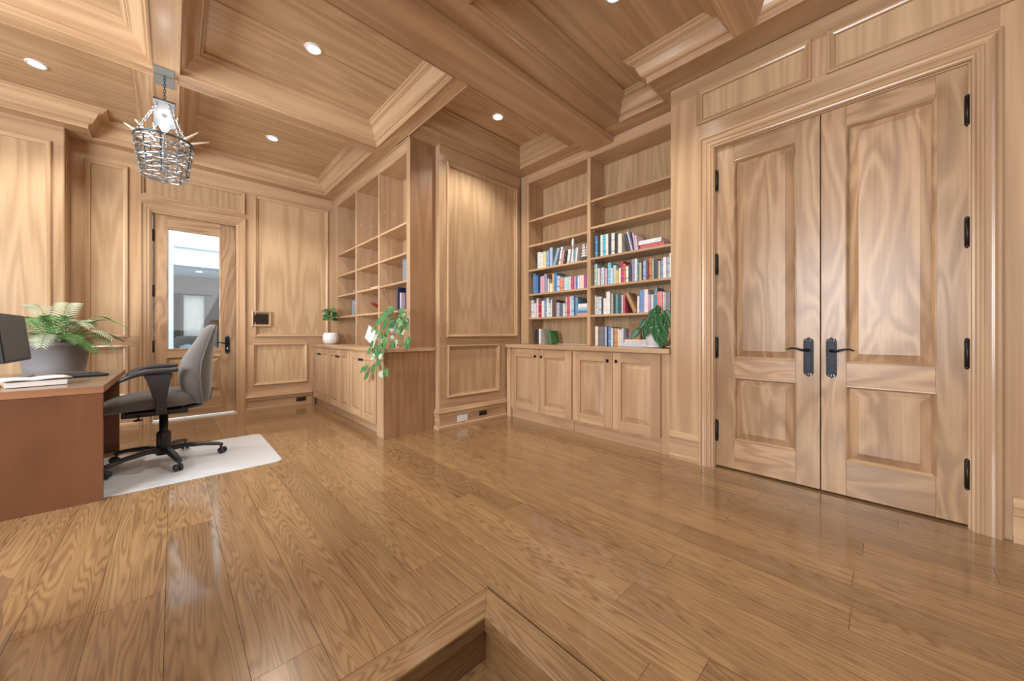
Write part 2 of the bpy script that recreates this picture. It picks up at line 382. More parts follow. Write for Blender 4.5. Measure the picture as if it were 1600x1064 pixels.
# ================================================================== WALLS
def walls():
    # ---- door wall (Y = 5.70)
    W = WY(5.70)
    b = MB('veneer')
    # backing with door opening; backing surface sits 14 mm behind the framing
    T = -0.014
    wbox(b, W, -0.80, -0.166, 0, SC+0.02, -0.10, T-0.004, 'z')
    wbox(b, W, 0.591, 2.4, 0, SC+0.02, -0.10, T-0.004, 'z')
    wbox(b, W, -0.166, 0.591, 2.37, SC+0.02, -0.10, T-0.004, 'z')
    panel_veneer(b, W, -0.66, -0.35, 0.3, 2.84, T+0.001, 2)
    panel_veneer(b, W, 0.77, 1.68, 0.3, 2.84, T+0.001, 4)
    panel_veneer(b, W, -0.27, 0.70, 2.5, 2.84, T+0.001, 4)
    wall = struct(part(b, 'wall_back', None), 'panelled wall holding the glazed door', 'wall')
    f = MB('wood')
    # stiles
    for a0, a1 in ((-0.80,-0.64),(-0.367,-0.25),(0.66,0.79),(1.65,1.78)):
        wbox(f, W, a0, a1, 0.98 if a0 < 0.6 else 0.98, 2.80, T, 0, 'z')
        wbox(f, W, a0, a1 if a0 < 1.6 else a1, 0.34, 0.86, T, 0, 'z')
    wbox(f, W, 1.374, 1.78, 0.34, 0.86, T, 0, 'z')
    wbox(f, W, -0.80, -0.265, 0.86, 0.98, T, 0); wbox(f, W, 0.677, 1.78, 0.86, 0.98, T, 0)
    wbox(f, W, -0.80, 1.78, 2.80, SC+0.02, T, 0)
    wbox(f, W, -0.80, -0.265, 0, 0.34, T, 0); wbox(f, W, 0.677, 1.78, 0, 0.34, T, 0)
    wbox(f, W, -0.25, 0.66, 2.46, 2.555, T, 0)
    part(f, 'wall_framing', wall, bevel=0.0012)
    m = MB('wood')
    for r in ((-0.64,-0.367,0.98,2.80),(-0.64,-0.367,0.34,0.86),(-0.25,0.66,2.555,2.80),(0.79,1.65,0.98,2.80),(0.771,1.374,0.34,0.86)):
        m.mould(rect(*r), PM, W)
    part(m, 'panel_moulding', wall)
    # ---- near left wall (Y = 5.44, X < -0.754)
    W = WY(5.44)
    b = MB('veneer')
    wbox(b, W, -3.4, -0.756, 0, SC+0.02, -0.24, T-0.004, 'z')
    panel_veneer(b, W, -2.0, -0.82, 0.3, 2.84, T+0.001, 4)
    wl = struct(part(b, 'wall_left', None), 'panelled wall section projecting behind the desk', 'wall')
    f = MB('wood')
    wbox(f, W, -3.4, -0.754, 2.80, SC+0.02, T, 0); wbox(f, W, -0.846, -0.754, 0.98, 2.80, T, 0); wbox(f, W, -0.846, -0.754, 0.34, 0.86, T, 0)
    wbox(f, W, -3.4, -0.754, 0.86, 0.98, T, 0); wbox(f, W, -3.4, -0.754, 0, 0.34, T, 0)
    wbox(f, W, -2.1, -1.95, 0.98, 2.8, T, 0)
    f.box(-0.754-0.004, -0.752, 5.44, 5.70, 0, SC+0.02, 'z')
    part(f, 'wall_framing', wl, bevel=0.0012)
    m = MB('wood'); m.mould(rect(-1.95,-0.846,0.98,2.80), PM, W); m.mould(rect(-1.95,-0.846,0.34,0.86), PM, W)
    part(m, 'panel_moulding', wl)
    # ---- short panel wall between the two bookcases (Y = 3.217)
    W = WY(3.217)
    b = MB('veneer')
    wbox(b, W, 2.024, 3.6, 0, SC+0.02, -0.5, T-0.004, 'z')
    panel_veneer(b, W, 2.1, 3.15, 0.3, 2.84, T+0.001, 4)
    wp = struct(part(b, 'wall_middle', None), 'short panelled wall between the two bookcases', 'wall')
    f = MB('wood')
    wbox(f, W, 2.02, 2.12, 0.985, 2.81, T, 0); wbox(f, W, 3.124, 3.21, 0.985, 2.81, T, 0)
    wbox(f, W, 2.02, 2.128, 0.34, 0.865, T, 0); wbox(f, W, 2.824, 3.21, 0.34, 0.865, T, 0)
    wbox(f, W, 2.02, 3.21, 0.865, 0.985, T, 0); wbox(f, W, 2.02, 3.21, 2.81, SC+0.02, T, 0); wbox(f, W, 2.02, 3.21, 0, 0.34, T, 0)
    f.box(2.014, 2.022, 3.217, 3.30, 0, SC+0.02, 'z')
    part(f, 'wall_framing', wp, bevel=0.0012)
    m = MB('wood'); m.mould(rect(2.12,3.124,0.985,2.81), PM, W); m.mould(rect(2.128,2.824,0.34,0.865), PM, W)
    part(m, 'panel_moulding', wp)
    # ---- right wall (X = 2.95)
    W = WX(2.95)
    b = MB('veneer')
    wbox(b, W, 0.895, 1.22, 0, SC+0.02, -0.35, T-0.004, 'z'); wbox(b, W, -2.5, -0.285, 0, SC+0.02, -0.35, T-0.004, 'z')
    wbox(b, W, -0.285, 0.895, 2.395, SC+0.02, -0.35, T-0.004, 'y')
    wbox(b, W, -0.285, 0.895, 0.0, 2.395, -0.35, -0.12, 'z')
    panel_veneer(b, W, -2.0, -0.45, 0.2, 2.9, T+0.001, 6)
    panel_veneer(b, W, -0.43, 1.02, 2.58, 2.9, T+0.001, 8)
    wr = struct(part(b, 'wall_right', None), 'panelled wall around the double doors', 'wall')
    f = MB('wood')
    wbox(f, W, 1.002, 1.222, 0, 2.862, T, 0, 'z')
    wbox(f, W, -0.38, 1.002, 2.49, 2.628, T, 0, 'y')
    wbox(f, W, -2.5, 1.222, 2.862, SC+0.02, T, 0, 'y')
    wbox(f, W, 0.245, 0.351, 2.628, 2.862, T, 0, 'z')
    wbox(f, W, -0.52, -0.405, 2.628, 2.862, T, 0, 'z'); wbox(f, W, -0.52, -0.380, 0.0, 2.628, T, 0, 'z')
    wbox(f, W, 0.98, 1.002, 0.0, 2.49, T, 0, 'z')
    f.box(2.952, 3.3, 1.2195, 1.2235, 0, SC+0.02, 'z')
    part(f, 'wall_framing', wr, bevel=0.0012)
    m = MB('wood'); m.mould(rect(0.351,1.002,2.628,2.862), PM, W); m.mould(rect(-0.405,0.245,2.628,2.862), PM, W)
    part(m, 'panel_moulding', wr)
    # ---- wall end by the landing, left foreground
    b = MB('wood'); b.box(-0.75, -0.42, 1.15, 1.985, 0, SC+0.02, 'z')
    wn = struct(part(b, 'wall_pier', None), 'end of the short wall beside the sunken landing', 'wall')
walls()
b = MB('veneer'); b.box(-3.4, 3.4, -2.62, -2.52, -0.2, 3.2, 'z')
struct(part(b, 'wall_front', None), 'wooden wall behind the photographer', 'wall')
b = MB('veneer'); b.box(-3.5,-3.4,-2.6,-0.5,-0.2,3.2,'z'); b.box(-3.5,-3.4,3.3,5.8,-0.2,3.2,'z'); b.box(-3.5,-3.4,-0.5,3.3,-0.2,0.5,'y'); b.box(-3.5,-3.4,-0.5,3.3,2.75,3.2,'y')
struct(part(b, 'wall_window_side', None), 'wall with the large window that lights the study', 'wall')
b = MB('hallwhite')
for yy_ in (-0.5, 0.42, 1.37, 2.32, 3.25): b.box(-3.48,-3.43,yy_,yy_+0.05,0.5,2.75,'z')
for zz_ in (0.5, 1.9, 2.70): b.box(-3.48,-3.43,-0.5,3.3,zz_,zz_+0.05,'y')
struct(part(b, 'window_2', None), 'large window of the study, out of view on the left', 'window')
# baseboards
PB = [(0,0.0),(0.030,0.0),(0.030,0.028),(0.022,0.036),(0.016,0.04),(0.016,0.125),(0.024,0.13),(0.026,0.165),(0.034,0.17),(0.034,0.182),(0.022,0.195),(0.016,0.212),(0.0,0.218)]
def baseboard(name, pts, label):
    """pts: polyline on plan, room side to the left of travel"""
    mb = MB('wood'); P = [Vector(p) for p in pts]; n = len(P)
    def nr(i): d = (P[i+1]-P[i]).normalized(); return Vector((-d.y, d.x))
    for i in range(n-1):
        rings = []
        for k in (i, i+1):
            off = nr(i) if k in (0, n-1) else nr(k-1)+nr(k)
            rings.append([(P[k].x+off.x*t, P[k].y+off.y*t, z) for t, z in PB])
        d = P[i+1]-P[i]
        mb.loft(rings, axis='x' if abs(d.x) > abs(d.y) else 'y')
    o = part(mb, name, None, bevel=0.001); return struct(o, label, 'baseboard')
bb_back = baseboard('baseboard_back', [(1.45,5.70),(0.679,5.70)], 'baseboard right of the glazed door')
baseboard('baseboard_left', [(-0.267,5.70),(-0.752,5.70),(-0.752,5.44),(-3.4,5.44)], 'baseboard behind the desk')
bb_mid = baseboard('baseboard_middle', [(2.945,3.217),(2.018,3.217),(2.018,3.288)], 'baseboard of the short panelled wall')
baseboard('baseboard_right', [(2.95,0.998),(2.95,1.222)], 'baseboard beside the double doors')
baseboard('baseboard_corner', [(2.95,-2.4),(2.95,-0.415)], 'baseboard right of the double doors')
baseboard('baseboard_pier', [(-0.42,1.15),(-0.42,1.985),(-0.75,1.985)][::-1], 'baseboard of the wall end in the left foreground')
# casings
PC = [(0.0,0.0),(0.0,0.030),(-0.006,0.036),(-0.016,0.036),(-0.024,0.024),(-0.034,0.022),(-0.052,0.022),(-0.056,0.016),(-0.064,0.016),(-0.070,0.020),(-0.078,0.020),(-0.084,0.010),(-0.092,0.008),(-0.095,0.0)]
PC = [(-t, h) for t, h in PC]
def casing(name, W, a0, a1, top, label):
    mb = MB('wood')
    mb.mould([(a0,0),(a0,top),(a1,top),(a1,0)][::-1], PC, W, closed=False)
    return struct(part(mb, name, None), label, 'door casing')
c1 = casing('trim_1', WY(5.70), -0.265, 0.679, 2.475, 'moulded casing of the glazed door')
c2 = casing('trim_2', WX(2.95), -0.387, 0.998, 2.497, 'moulded casing of the double doors')
jb = MB('wood')
jb.box(-0.172, -0.166, 5.70, 5.82, 0, 2.38, 'z'); jb.box(0.591, 0.597, 5.70, 5.82, 0, 2.38, 'z'); jb.box(-0.172, 0.597, 5.70, 5.82, 2.372, 2.38, 'x')
part(jb, 'door_jamb', c1)
jb = MB('wood')
jb.box(2.95, 3.06, 0.897, 0.903, 0, 2.405, 'z'); jb.box(2.95, 3.06, -0.299, -0.293, 0, 2.405, 'z'); jb.box(2.95, 3.06, -0.299, 0.903, 2.4, 2.406, 'y')
part(jb, 'door_jamb', c2)

# ================================================================== CEILING
cb = MB('veneer')
COF = {
 'A': [(0.03,3.87),(1.585,3.87),(1.585,5.55),(0.03,5.55)],
 'B': [(0.03,2.30),(1.575,2.30),(1.575,3.735),(0.03,3.735)],
 'C': [(1.28,0.70),(2.72,0.70),(2.72,1.30),(3.03,1.30),(3.03,1.74),(1.28,1.74)],
 'D': [(1.70,2.30),(3.03,2.30),(3.03,3.05),(1.70,3.05)],
 'E': [(1.28,-0.95),(2.72,-0.95),(2.72,0.59),(1.28,0.59)],
 'F': [(-1.65,2.30),(-0.11,2.30),(-0.11,3.735),(-1.65,3.735)],
 'G': [(-2.0,3.87),(-0.11,3.87),(-0.11,5.55),(-0.60,5.55),(-0.60,5.31),(-2.0,5.31)],
 'H': [(0.03,0.70),(1.16,0.70),(1.16,1.74),(0.03,1.74)],
 'I': [(-1.65,0.70),(-0.11,0.70),(-0.11,1.74),(-1.65,1.74)],
}
gro = {'A':4.66,'B':3.0,'C':0.99,'D':2.67,'E':-0.2,'F':3.0,'G':4.69,'H':1.2,'I':1.2}
for k, poly in COF.items():
    xa = min(p[0] for p in poly); xb = max(p[0] for p in poly); ya = min(p[1] for p in poly); yb = max(p[1] for p in poly)
    g = gro[k]
    if k in ('C','D','E'):
        cb.box(xa, xb, ya, yb, ZC, ZC+0.03, 'x')
    else:
        cb.box(xa, xb, ya, g-0.004, ZC, ZC+0.03, 'x'); cb.box(xa, xb, g+0.004, yb, ZC, ZC+0.03, 'x')
ceiling = struct(part(cb, 'ceiling', None, bevel=0.003), 'coffered wooden ceiling', 'ceiling')
sl = MB('dark'); sl.box(-3.4, 3.7, -2.6, 5.9, ZC+0.031, ZC+0.06); part(sl, 'ceiling_deck', ceiling)
bm_ = []
def beam(x0, x1, y0, y1, axis, z0=SC, z1=ZC+0.03):
    b = MB('wood'); b.box(x0, x1, y0, y1, z0, z1, axis); part(b, 'ceiling_beam', ceiling, bevel=0.002)
beam(-0.11,0.03,-1.0,5.699,'y')
beam(-3.4,-0.11,3.735,3.87,'x'); beam(0.03,1.585,3.735,3.87,'x')
beam(0.03,1.719,5.55,5.699,'x'); beam(-0.60,-0.11,5.55,5.699,'x'); beam(-3.4,-0.60,5.31,5.4395,'x')
beam(-0.7505,-0.6005,5.4395,5.699,'x')
beam(1.575,1.70,2.30,3.30,'y'); beam(1.585,1.719,3.30,5.55,'y')
beam(-3.4,3.03,1.74,2.30,'x')
beam(3.03,3.199,1.30,3.05,'y'); beam(1.70,3.199,3.05,3.203,'x'); beam(1.7205,2.04,3.2035,3.291,'x'); beam(1.7205,2.04,3.2925,5.699,'y',SC-0.0015); beam(1.7005,1.7195,3.2035,3.55,'y')
beam(2.72,2.94,-1.0,1.30,'y'); beam(2.94,3.20,1.2245,1.30,'y')
beam(1.28,2.72,0.59,0.70,'x'); beam(1.16,1.28,-1.0,1.74,'y')
beam(-3.4,-0.11,0.59,0.70,'x'); beam(0.03,1.16,0.59,0.70,'x')
beam(-3.4,-1.65,0.70,3.735,'y'); beam(-3.4,-2.0,3.87,5.31,'y')
beam(-3.4,-0.11,-1.0,0.59,'y'); beam(0.03,1.16,-1.0,0.59,'y'); beam(1.28,2.72,-1.1,-0.95,'x')
b = MB('wood'); b.box(-3.4, 3.198, 1.895, 2.165, 2.918, SC, 'x'); part(b, 'dropped_beam', ceiling, bevel=0.003, label='wide dropped ceiling beam')
CR = [(-0.002,-0.004),(0.010,-0.004),(0.012,0.004),(0.010,0.030),(0.016,0.036)]
for i in range(9):       # cyma
    s = i/8
    t = 0.020+0.085*s; hh = 0.040+0.098*(s+0.16*math.sin(2*PI*s)*-1)
    CR.append((t, hh))
CR += [(0.108,0.142),(0.118,0.142),(0.120,0.150),(0.128,0.158),(0.140,0.162),(0.142,0.178),(-0.002,0.178)]
for k, poly in COF.items():
    m = MB('wood'); m.mould(poly, CR, lambda a, b, h: (a, b, SC+h))
    part(m, 'crown_moulding', ceiling)
# bead under the beam edges beside the open coffers
b = MB('wood'); b.box(1.690,1.702,2.30,3.28,SC-0.012,SC,'y'); b.box(1.709,1.7195,3.285,5.684,SC-0.016,SC,'y'); part(b, 'beam_bead', ceiling, bevel=0.003)

# ================================================================== DOORS
def raised_panel(mb, W, a0, a1, b0, b1, hf, bev=0.045, axis='z', drop=0.014, gap=0.006):
    """fielded panel sunk between stiles: edge low, centre raised to nearly the frame face"""
    lo = hf-drop; seed = random.random()
    r0 = [W(a, b, lo-0.012) for a, b in rect(a0,a1,b0,b1)]
    r1 = [W(a, b, lo) for a, b in rect(a0,a1,b0,b1)]
    r2 = [W(a, b, lo) for a, b in rect(a0+gap,a1-gap,b0+gap,b1-gap)]
    r3 = [W(a, b, hf-0.003) for a, b in rect(a0+bev,a1-bev,b0+bev,b1-bev)]
    r4 = [W(a, b, hf-0.0005) for a, b in rect(a0+bev,a1-bev,b0+bev,b1-bev)]
    mb.loft([r0,r1,r2,r3,r4], axis=axis, seed=seed)
STK = [(0.0,0.0),(0.0,-0.016),(0.010,-0.016),(0.010,-0.010),(0.004,-0.002)]
def leaf_door(W, a0, a1, z0, z1, panels, th=0.04, mat='door', stile=None):
    """panels: list (a0,a1,b0,b1)"""
    st = MB(mat); pn = MB(mat)
    p0 = panels[0]
    wbox(st, W, a0, p0[0], z0, z1, -th, 0, 'z'); wbox(st, W, p0[1], a1, z0, z1, -th, 0, 'z')
    zz = [z0]+[v for p in sorted(panels, key=lambda q: q[2]) for v in (p[2], p[3])]+[z1]
    for i in range(0, len(zz), 2): wbox(st, W, p0[0], p0[1], zz[i], zz[i+1], -th, 0)
    return st, pn
def plate_handle(parent, W, a, z, sgn, back=False, h=0.26, wd=0.052, lever=0.105):
    pl = MB('iron')
    hw = wd/2; hh = h/2
    out = [(-hw,-hh+0.03),(-hw*0.8,-hh+0.012),(-hw*0.35,-hh+0.010),(0,-hh),(hw*0.35,-hh+0.010),(hw*0.8,-hh+0.012),(hw,-hh+0.03),
           (hw,hh-0.03),(hw*0.8,hh-0.012),(hw*0.35,hh-0.010),(0,hh),(-hw*0.35,hh-0.010),(-hw*0.8,hh-0.012),(-hw,hh-0.03)]
    pl.hull([W(a+p, z+q, 0.0005) for p, q in out], [W(a+p*0.92, z+q*0.98, 0.006) for p, q in out])
    wbox(pl, W, a-hw*0.62, a+hw*0.62, z-hh+0.035, z+hh-0.035, 0.005, 0.009)
    o = part(pl, 'handle_plate', parent, bevel=0.001)
    dt = MB('chrome')
    for sz in (-1, 1):
        for q in (-0.5, 0, 0.5):
            dt.tube([W(a+q*0.02, z+sz*(hh-0.026), 0.005), W(a+q*0.034, z+sz*(hh-0.012), 0.009)], 0.0022, 5)
    for k in range(7):
        for s2 in (-1, 1):
            c = W(a+s2*hw*0.86, z-hh*0.66+k*hh*0.22, 0.006); dt.sphere(c, 0.0028, 4)
    part(dt, 'plate_ornament', o)
    lv = MB('iron'); lv.smooth = True
    zl = z+0.045 if not back else z+0.02
    lv.tube([W(a, zl, 0.004), W(a, zl, 0.045)], 0.010, 10)
    pts = [W(a, zl, 0.045), W(a+sgn*0.03, zl, 0.050), W(a+sgn*0.06, zl+0.010, 0.050), W(a+sgn*0.085, zl+0.012, 0.048), W(a+sgn*lever, zl+0.002, 0.045)]
    lv.tube(pts, [0.009,0.008,0.006,0.005,0.004], 8)
    part(lv, 'door_lever', parent)
    if back:
        k = MB('outlet_white'); wbox(k, W, a-0.006, a+0.006, z-0.055, z-0.035, 0.008, 0.0105); part(k, 'keyhole', parent)
def hinges(parent, W, a, zs, hgt=0.10):
    for z in zs:
        h = MB('bronze'); h.smooth = True
        h.tube([W(a, z-hgt/2, 0.012), W(a, z+hgt/2, 0.012)], 0.009, 10)
        h.sphere(W(a, z+hgt/2+0.004, 0.012), 0.010, 5); h.sphere(W(a, z-hgt/2-0.004, 0.012), 0.010, 5)
        h.smooth = False; wbox(h, W, a-0.010, a+0.010, z-hgt/2, z+hgt/2, -0.002, 0.003)
        part(h, 'hinge', parent)
def double_doors():
    W = WX(2.985)
    for nm, a0, a1, pa, hs, hx, sg, lab in (('door_2',0.297,0.896,(0.42,0.775),0.889,0.354,1,'left leaf of the panelled double doors'),
                                     ('door_3',-0.292,0.292,(-0.178,0.175),-0.283,0.243,-1,'right leaf of the panelled double doors')):
        pans = [(pa[0],pa[1],0.825,2.27),(pa[0],pa[1],0.228,0.68)]
        st, pn = leaf_door(W, a0, a1, 0.012, 2.398, pans)
        root = struct(part(st, nm, None, bevel=0.0015), lab, 'door')
        for p in pans:
            pn = MB('door'); raised_panel(pn, W, *p, 0.0, bev=0.055, drop=0.02); part(pn, 'raised_panel', root)
            mm = MB('door'); mm.mould(rect(*p), [(-0.004,0.0),(-0.004,0.003),(0.002,0.004),(0.010,-0.006),(0.014,-0.018),(-0.004,-0.018)], W)
            part(mm, 'panel_edge_moulding', root)
        plate_handle(root, W, hx, 0.852, sg)
        hinges(root, W, hs, [2.156,1.526,0.899,0.276], 0.135)
double_doors()
def glass_door():
    W = WY(5.735)
    st = MB('door')
    a0, a1 = -0.163, 0.588; ga, gb = -0.047, 0.433
    wbox(st, W, a0, ga, 0.022, 2.368, -0.045, 0, 'z'); wbox(st, W, gb, a1, 0.022, 2.368, -0.045, 0, 'z')
    wbox(st, W, ga, gb, 2.222, 2.368, -0.045, 0); wbox(st, W, ga, gb, 0.722, 0.818, -0.045, 0); wbox(st, W, ga, gb, 0.022, 0.30, -0.045, 0)
    root = struct(part(st, 'door_1', None, bevel=0.0015), 'wooden door with a tall glass pane', 'door')
    pn = MB('door'); raised_panel(pn, W, ga, gb, 0.30, 0.722, 0.0, bev=0.05, drop=0.02); part(pn, 'raised_panel', root)
    g = MB('glass'); wbox(g, W, ga, gb, 0.818, 2.222, -0.026, -0.020); part(g, 'glass_pane', root)
    mm = MB('door'); mm.mould(rect(ga,gb,0.818,2.222), [(-0.004,0.0),(-0.004,0.004),(0.004,0.004),(0.012,-0.006),(0.012,-0.018),(-0.002,-0.018)], W); part(mm, 'glazing_bead', root)
    plate_handle(root, W, 0.500, 0.865, -1, back=True, h=0.235, wd=0.05, lever=0.10)
    hinges(root, W, -0.158, [2.12,1.49,0.86], 0.11)
glass_door()

# ================================================================== BEYOND THE GLASS DOOR
def beyond():
    f = MB('floor_and_leak'); f.box(-2.5, 3.2, 5.86, 13.2, -0.03, 0.0); fo = struct(part(f, 'floor_hall', None), 'pale floor of the hall beyond the glazed door', 'floor')
    h = MB('hallwhite')
    h.box(-2.5, 0.01, 8.5, 8.62, 0, 3.6); h.box(1.3, 3.2, 8.5, 8.62, 0, 3.6); h.box(0.01, 1.3, 8.5, 8.62, 2.2, 3.6)
    W = WY(8.5)
    h.box(-0.11, 0.01, 8.46, 8.5, 0, 3.6)
    for z in (2.20, 2.52, 2.85, 3.2): wbox(h, W, 0.01, 1.5, z, z+0.05, 0, 0.03)
    wh = struct(part(h, 'wall_hall', None), 'pale blue-white hall wall seen through the glass', 'wall')
    g = MB('hallgrey')
    g.box(-2.5, 0.2, 12.5, 12.6, 0, 2.7); g.box(0.60, 3.2, 12.5, 12.6, 0, 2.7); g.box(0.2, 0.6, 12.5, 12.6, 0, 0.95); g.box(0.2, 0.6, 12.5, 12.6, 1.95, 2.7)
    g.box(3.1, 3.2, 8.62, 12.6, 0, 2.7)
    struct(part(g, 'wall_living', None), 'grey living room wall seen through the glass', 'wall')
    c = MB('hallwhite'); c.box(-2.5, 3.2, 8.62, 12.6, 2.5, 2.56); struct(part(c, 'ceiling_living', None), 'white living room ceiling seen through the glass', 'ceiling')
    fr = MB('hallwhite')
    for a in (0.2, 0.585): fr.box(a, a+0.02, 12.48, 12.58, 0.95, 1.95)
    fr.box(0.39, 0.405, 12.5, 12.56, 0.95, 1.95); fr.box(0.2, 0.605, 12.48, 12.58, 0.94, 0.96); fr.box(0.2, 0.605, 12.48, 12.58, 1.94, 1.96)
    wi = struct(part(fr, 'window_1', None), 'bright living room window seen through the glass', 'window')
    cu = MB('sheer'); n = 48; V = []; F = []
    for i in range(n+1):
        xx = 0.20+0.40*i/n; yy = 12.44+0.012*math.sin(i*1.3)
        V += [(xx, yy, 0.9), (xx, yy, 2.0)]
    for i in range(n): F.append((2*i, 2*i+2, 2*i+3, 2*i+1))
    cu.add(V, F); tag(part(cu, 'sheer_curtain', None), 'white sheer curtain over the far living room window', 'curtain')
    dr = MB('sofa'); V = []; F = []
    for i in range(20+1):
        xx = 0.02+0.13*i/20; yy = 12.40+0.02*math.sin(i*1.6)
        V += [(xx, yy, 0.05), (xx, yy, 2.0)]
    for i in range(20): F.append((2*i, 2*i+2, 2*i+3, 2*i+1))
    dr.add(V, F); tag(part(dr, 'drape', None), 'dark grey drape left of the far window', 'curtain')
    r = MB('rail'); r.tube([(0.0,12.38,2.02),(0.72,12.38,2.02)], 0.012, 8); r.sphere((0.73,12.38,2.02), 0.025, 6)
    r.box(0.1,0.12,12.38,12.5,2.01,2.03); tag(part(r, 'curtain_rod', None), 'dark curtain rod above the far window', 'curtain rod')
    so = empty('sofa', (0.5, 11.2, 0)); tag(so, 'grey sofa in the living room behind the glazed door', 'sofa')
    s = MB('sofa'); s.box(0.02, 1.9, 10.9, 11.7, 0.08, 0.42); part(s, 'seat', so, bevel=0.03)
    s = MB('sofa'); s.box(0.02, 1.9, 11.5, 11.75, 0.42, 0.95); part(s, 'backrest', so, bevel=0.05)
    s = MB('sofa'); s.box(-0.12, 0.08, 10.9, 11.75, 0.08, 0.72); part(s, 'armrest', so, bevel=0.05)
    s = MB('sofa'); s.box(1.8, 2.0, 10.9, 11.75, 0.08, 0.72); part(s, 'armrest', so, bevel=0.05)
    for k, (xx, mt) in enumerate(((0.25,'hallwhite'),(0.62,'hallgrey'))):
        s = MB(mt); s.smooth = True; s.lathe((xx, 11.29, 0.60), [(0.001,-0.17),(0.10,-0.13),(0.17,-0.04),(0.18,0.04),(0.12,0.13),(0.001,0.17)], 20)
        tag(part(s, 'throw_pillow', None), ('white' if k == 0 else 'grey')+' throw pillow on the sofa behind the glass', 'pillow')
    la = empty('floor_lamp', (0.72, 10.2, 0)); tag(la, 'floor lamp with brown drum shade seen through the glass', 'lamp')
    s = MB('rail'); s.lathe((0.72,10.2,0), [(0.12,0),(0.12,0.02),(0.02,0.03)], 16); part(s, 'base', la)
    s = MB('rail'); s.tube([(0.72,10.2,0.02),(0.72,10.2,1.1)], 0.012, 8); part(s, 'pole', la)
    s = MB('shade'); s.smooth = True; s.lathe((0.72,10.2,1.05), [(0.16,0.0),(0.13,0.26)], 20); part(s, 'lamp_shade', la)
    cl = MB('lamp'); cl.lathe((0.46, 11.4, 2.497), [(0.001,-0.004),(0.05,-0.004),(0.055,0.002)], 16); tag(part(cl, 'ceiling_light', None), 'small recessed light in the living room beyond the glass', 'light')
beyond()

# ================================================================== RECESSED LIGHTS
for i, (x, y, lab) in enumerate(((0.773,2.993,'lit recessed light in the coffer left of the wide dropped beam'),
        (-0.789,4.69,'lit recessed light above the planter, leftmost in the ceiling'),(0.80,4.67,'lit recessed light in the coffer in front of the glazed door'),
        (2.341,2.667,'lit recessed light in the small coffer by the corner bookcase'),(2.035,1.20,'lit recessed light in the coffer before the double doors, at top edge'))):
    root = empty('recessed_light', (x, y, ZC)); tag(root, lab, 'light', 'recessed ceiling lights')
    t = MB('white'); t.smooth = True
    t.loft([[(x+r*math.cos(a*PI/14), y+r*math.sin(a*PI/14), ZC+z) for a in range(28)] for r, z in ((0.060,-0.001),(0.058,-0.007),(0.045,-0.009),(0.042,-0.003))], cap=False); part(t, 'trim_ring', root)
    l = MB('lamp'); l.lathe((x,y,ZC-0.005), [(0.042,0.0),(0.042,0.003)], 24); part(l, 'lens', root)
    d = bpy.data.lights.new('downlight', 'SPOT'); d.energy = 58; d.spot_size = math.radians(125); d.spot_blend = 0.6; d.shadow_soft_size = 0.045; d.color = (1,0.93,0.84)
    o = bpy.data.objects.new('downlight', d); col.objects.link(o); o.location = (0,0,-0.02); o.parent = root

# ================================================================== BOOKCASES AND CABINETS
def bookcase(name, WF, a_lo, a_hi, xf, xb, z0, ztop, op, cols, shelves, label, pins):
    """WF: facing -X. xf front, xb back (x). cols: list of (a0,a1)"""
    root = empty(name, (xf, (a_lo+a_hi)/2, z0)); tag(root, label, 'bookcase')
    b = MB('veneer'); b.box(xb, xb+0.02, a_lo, a_hi, z0, ztop, 'z'); part(b, 'back_panel', root)
    # face frame stiles
    lo = min(c[0] for c in cols); hi = max(c[1] for c in cols)
    s = MB('cab'); s.box(xf, xb, a_lo, lo, z0, ztop, 'z'); part(s, 'side_panel', root, bevel=0.0015)
    s = MB('cab'); s.box(xf, xb, hi, a_hi, z0, ztop, 'z'); part(s, 'side_panel', root, bevel=0.0015)
    cs = sorted(cols)
    for i in range(len(cs)-1):
        s = MB('cab'); s.box(xf, xb, cs[i][1], cs[i+1][0], z0, op, 'z'); part(s, 'divider', root, bevel=0.0015)
    t = MB('cab'); t.box(xf, xb, lo, hi, op, ztop, 'y')
    t.box(xf-0.006, xf, lo, hi, op+0.004, op+0.014, 'y')
    part(t, 'top_frieze', root, bevel=0.0015)
    for c, zs in zip(cols, shelves):
        for z in zs:
            s = MB('cab'); s.box(xf+0.004, xb, c[0]+0.001, c[1]-0.001, z-0.022, z, 'y'); part(s, 'shelf', root, bevel=0.0015)
    for (c, z) in pins:
        for dx in (0.06, 0.19):
            p = MB('outlet_white'); p.sphere((xf+dx, c-0.004, z), 0.006, 5); part(p, 'shelf_pin', root)
    return root
# left bookcase on the tall cabinet
SH1 = [2.145,1.837,1.55,1.252]
cols1 = [(3.366,4.02),(4.055,4.725),(4.76,5.462)]
pins = []
for c in cols1:
    for z in SH1: pins.append((c[1], z-0.03))
    pins.append((c[1], 2.42))
bc1 = bookcase('bookcase', None, 3.292, 5.684, 1.72, 2.015, 0.861, SC-0.002, 2.84, cols1, [SH1]*3, 'tall open bookcase of three columns near the glazed door, mostly empty', pins)
cols2 = [(2.207,3.068),(1.26,2.165)]
S2L = [2.405,2.095,1.794,1.495,1.202]; S2R = [2.414,2.13,1.804,1.507,1.204]
pins = [(3.068, z-0.03) for z in S2L]+[(2.165, z-0.03) for z in S2R]
bc2 = bookcase('bookcase', None, 1.2245, 3.201, 3.20, 3.47, 0.880, SC-0.002, 2.865, cols2, [S2L, S2R], 'tall open bookcase of two columns filled with books beside the double doors', pins)

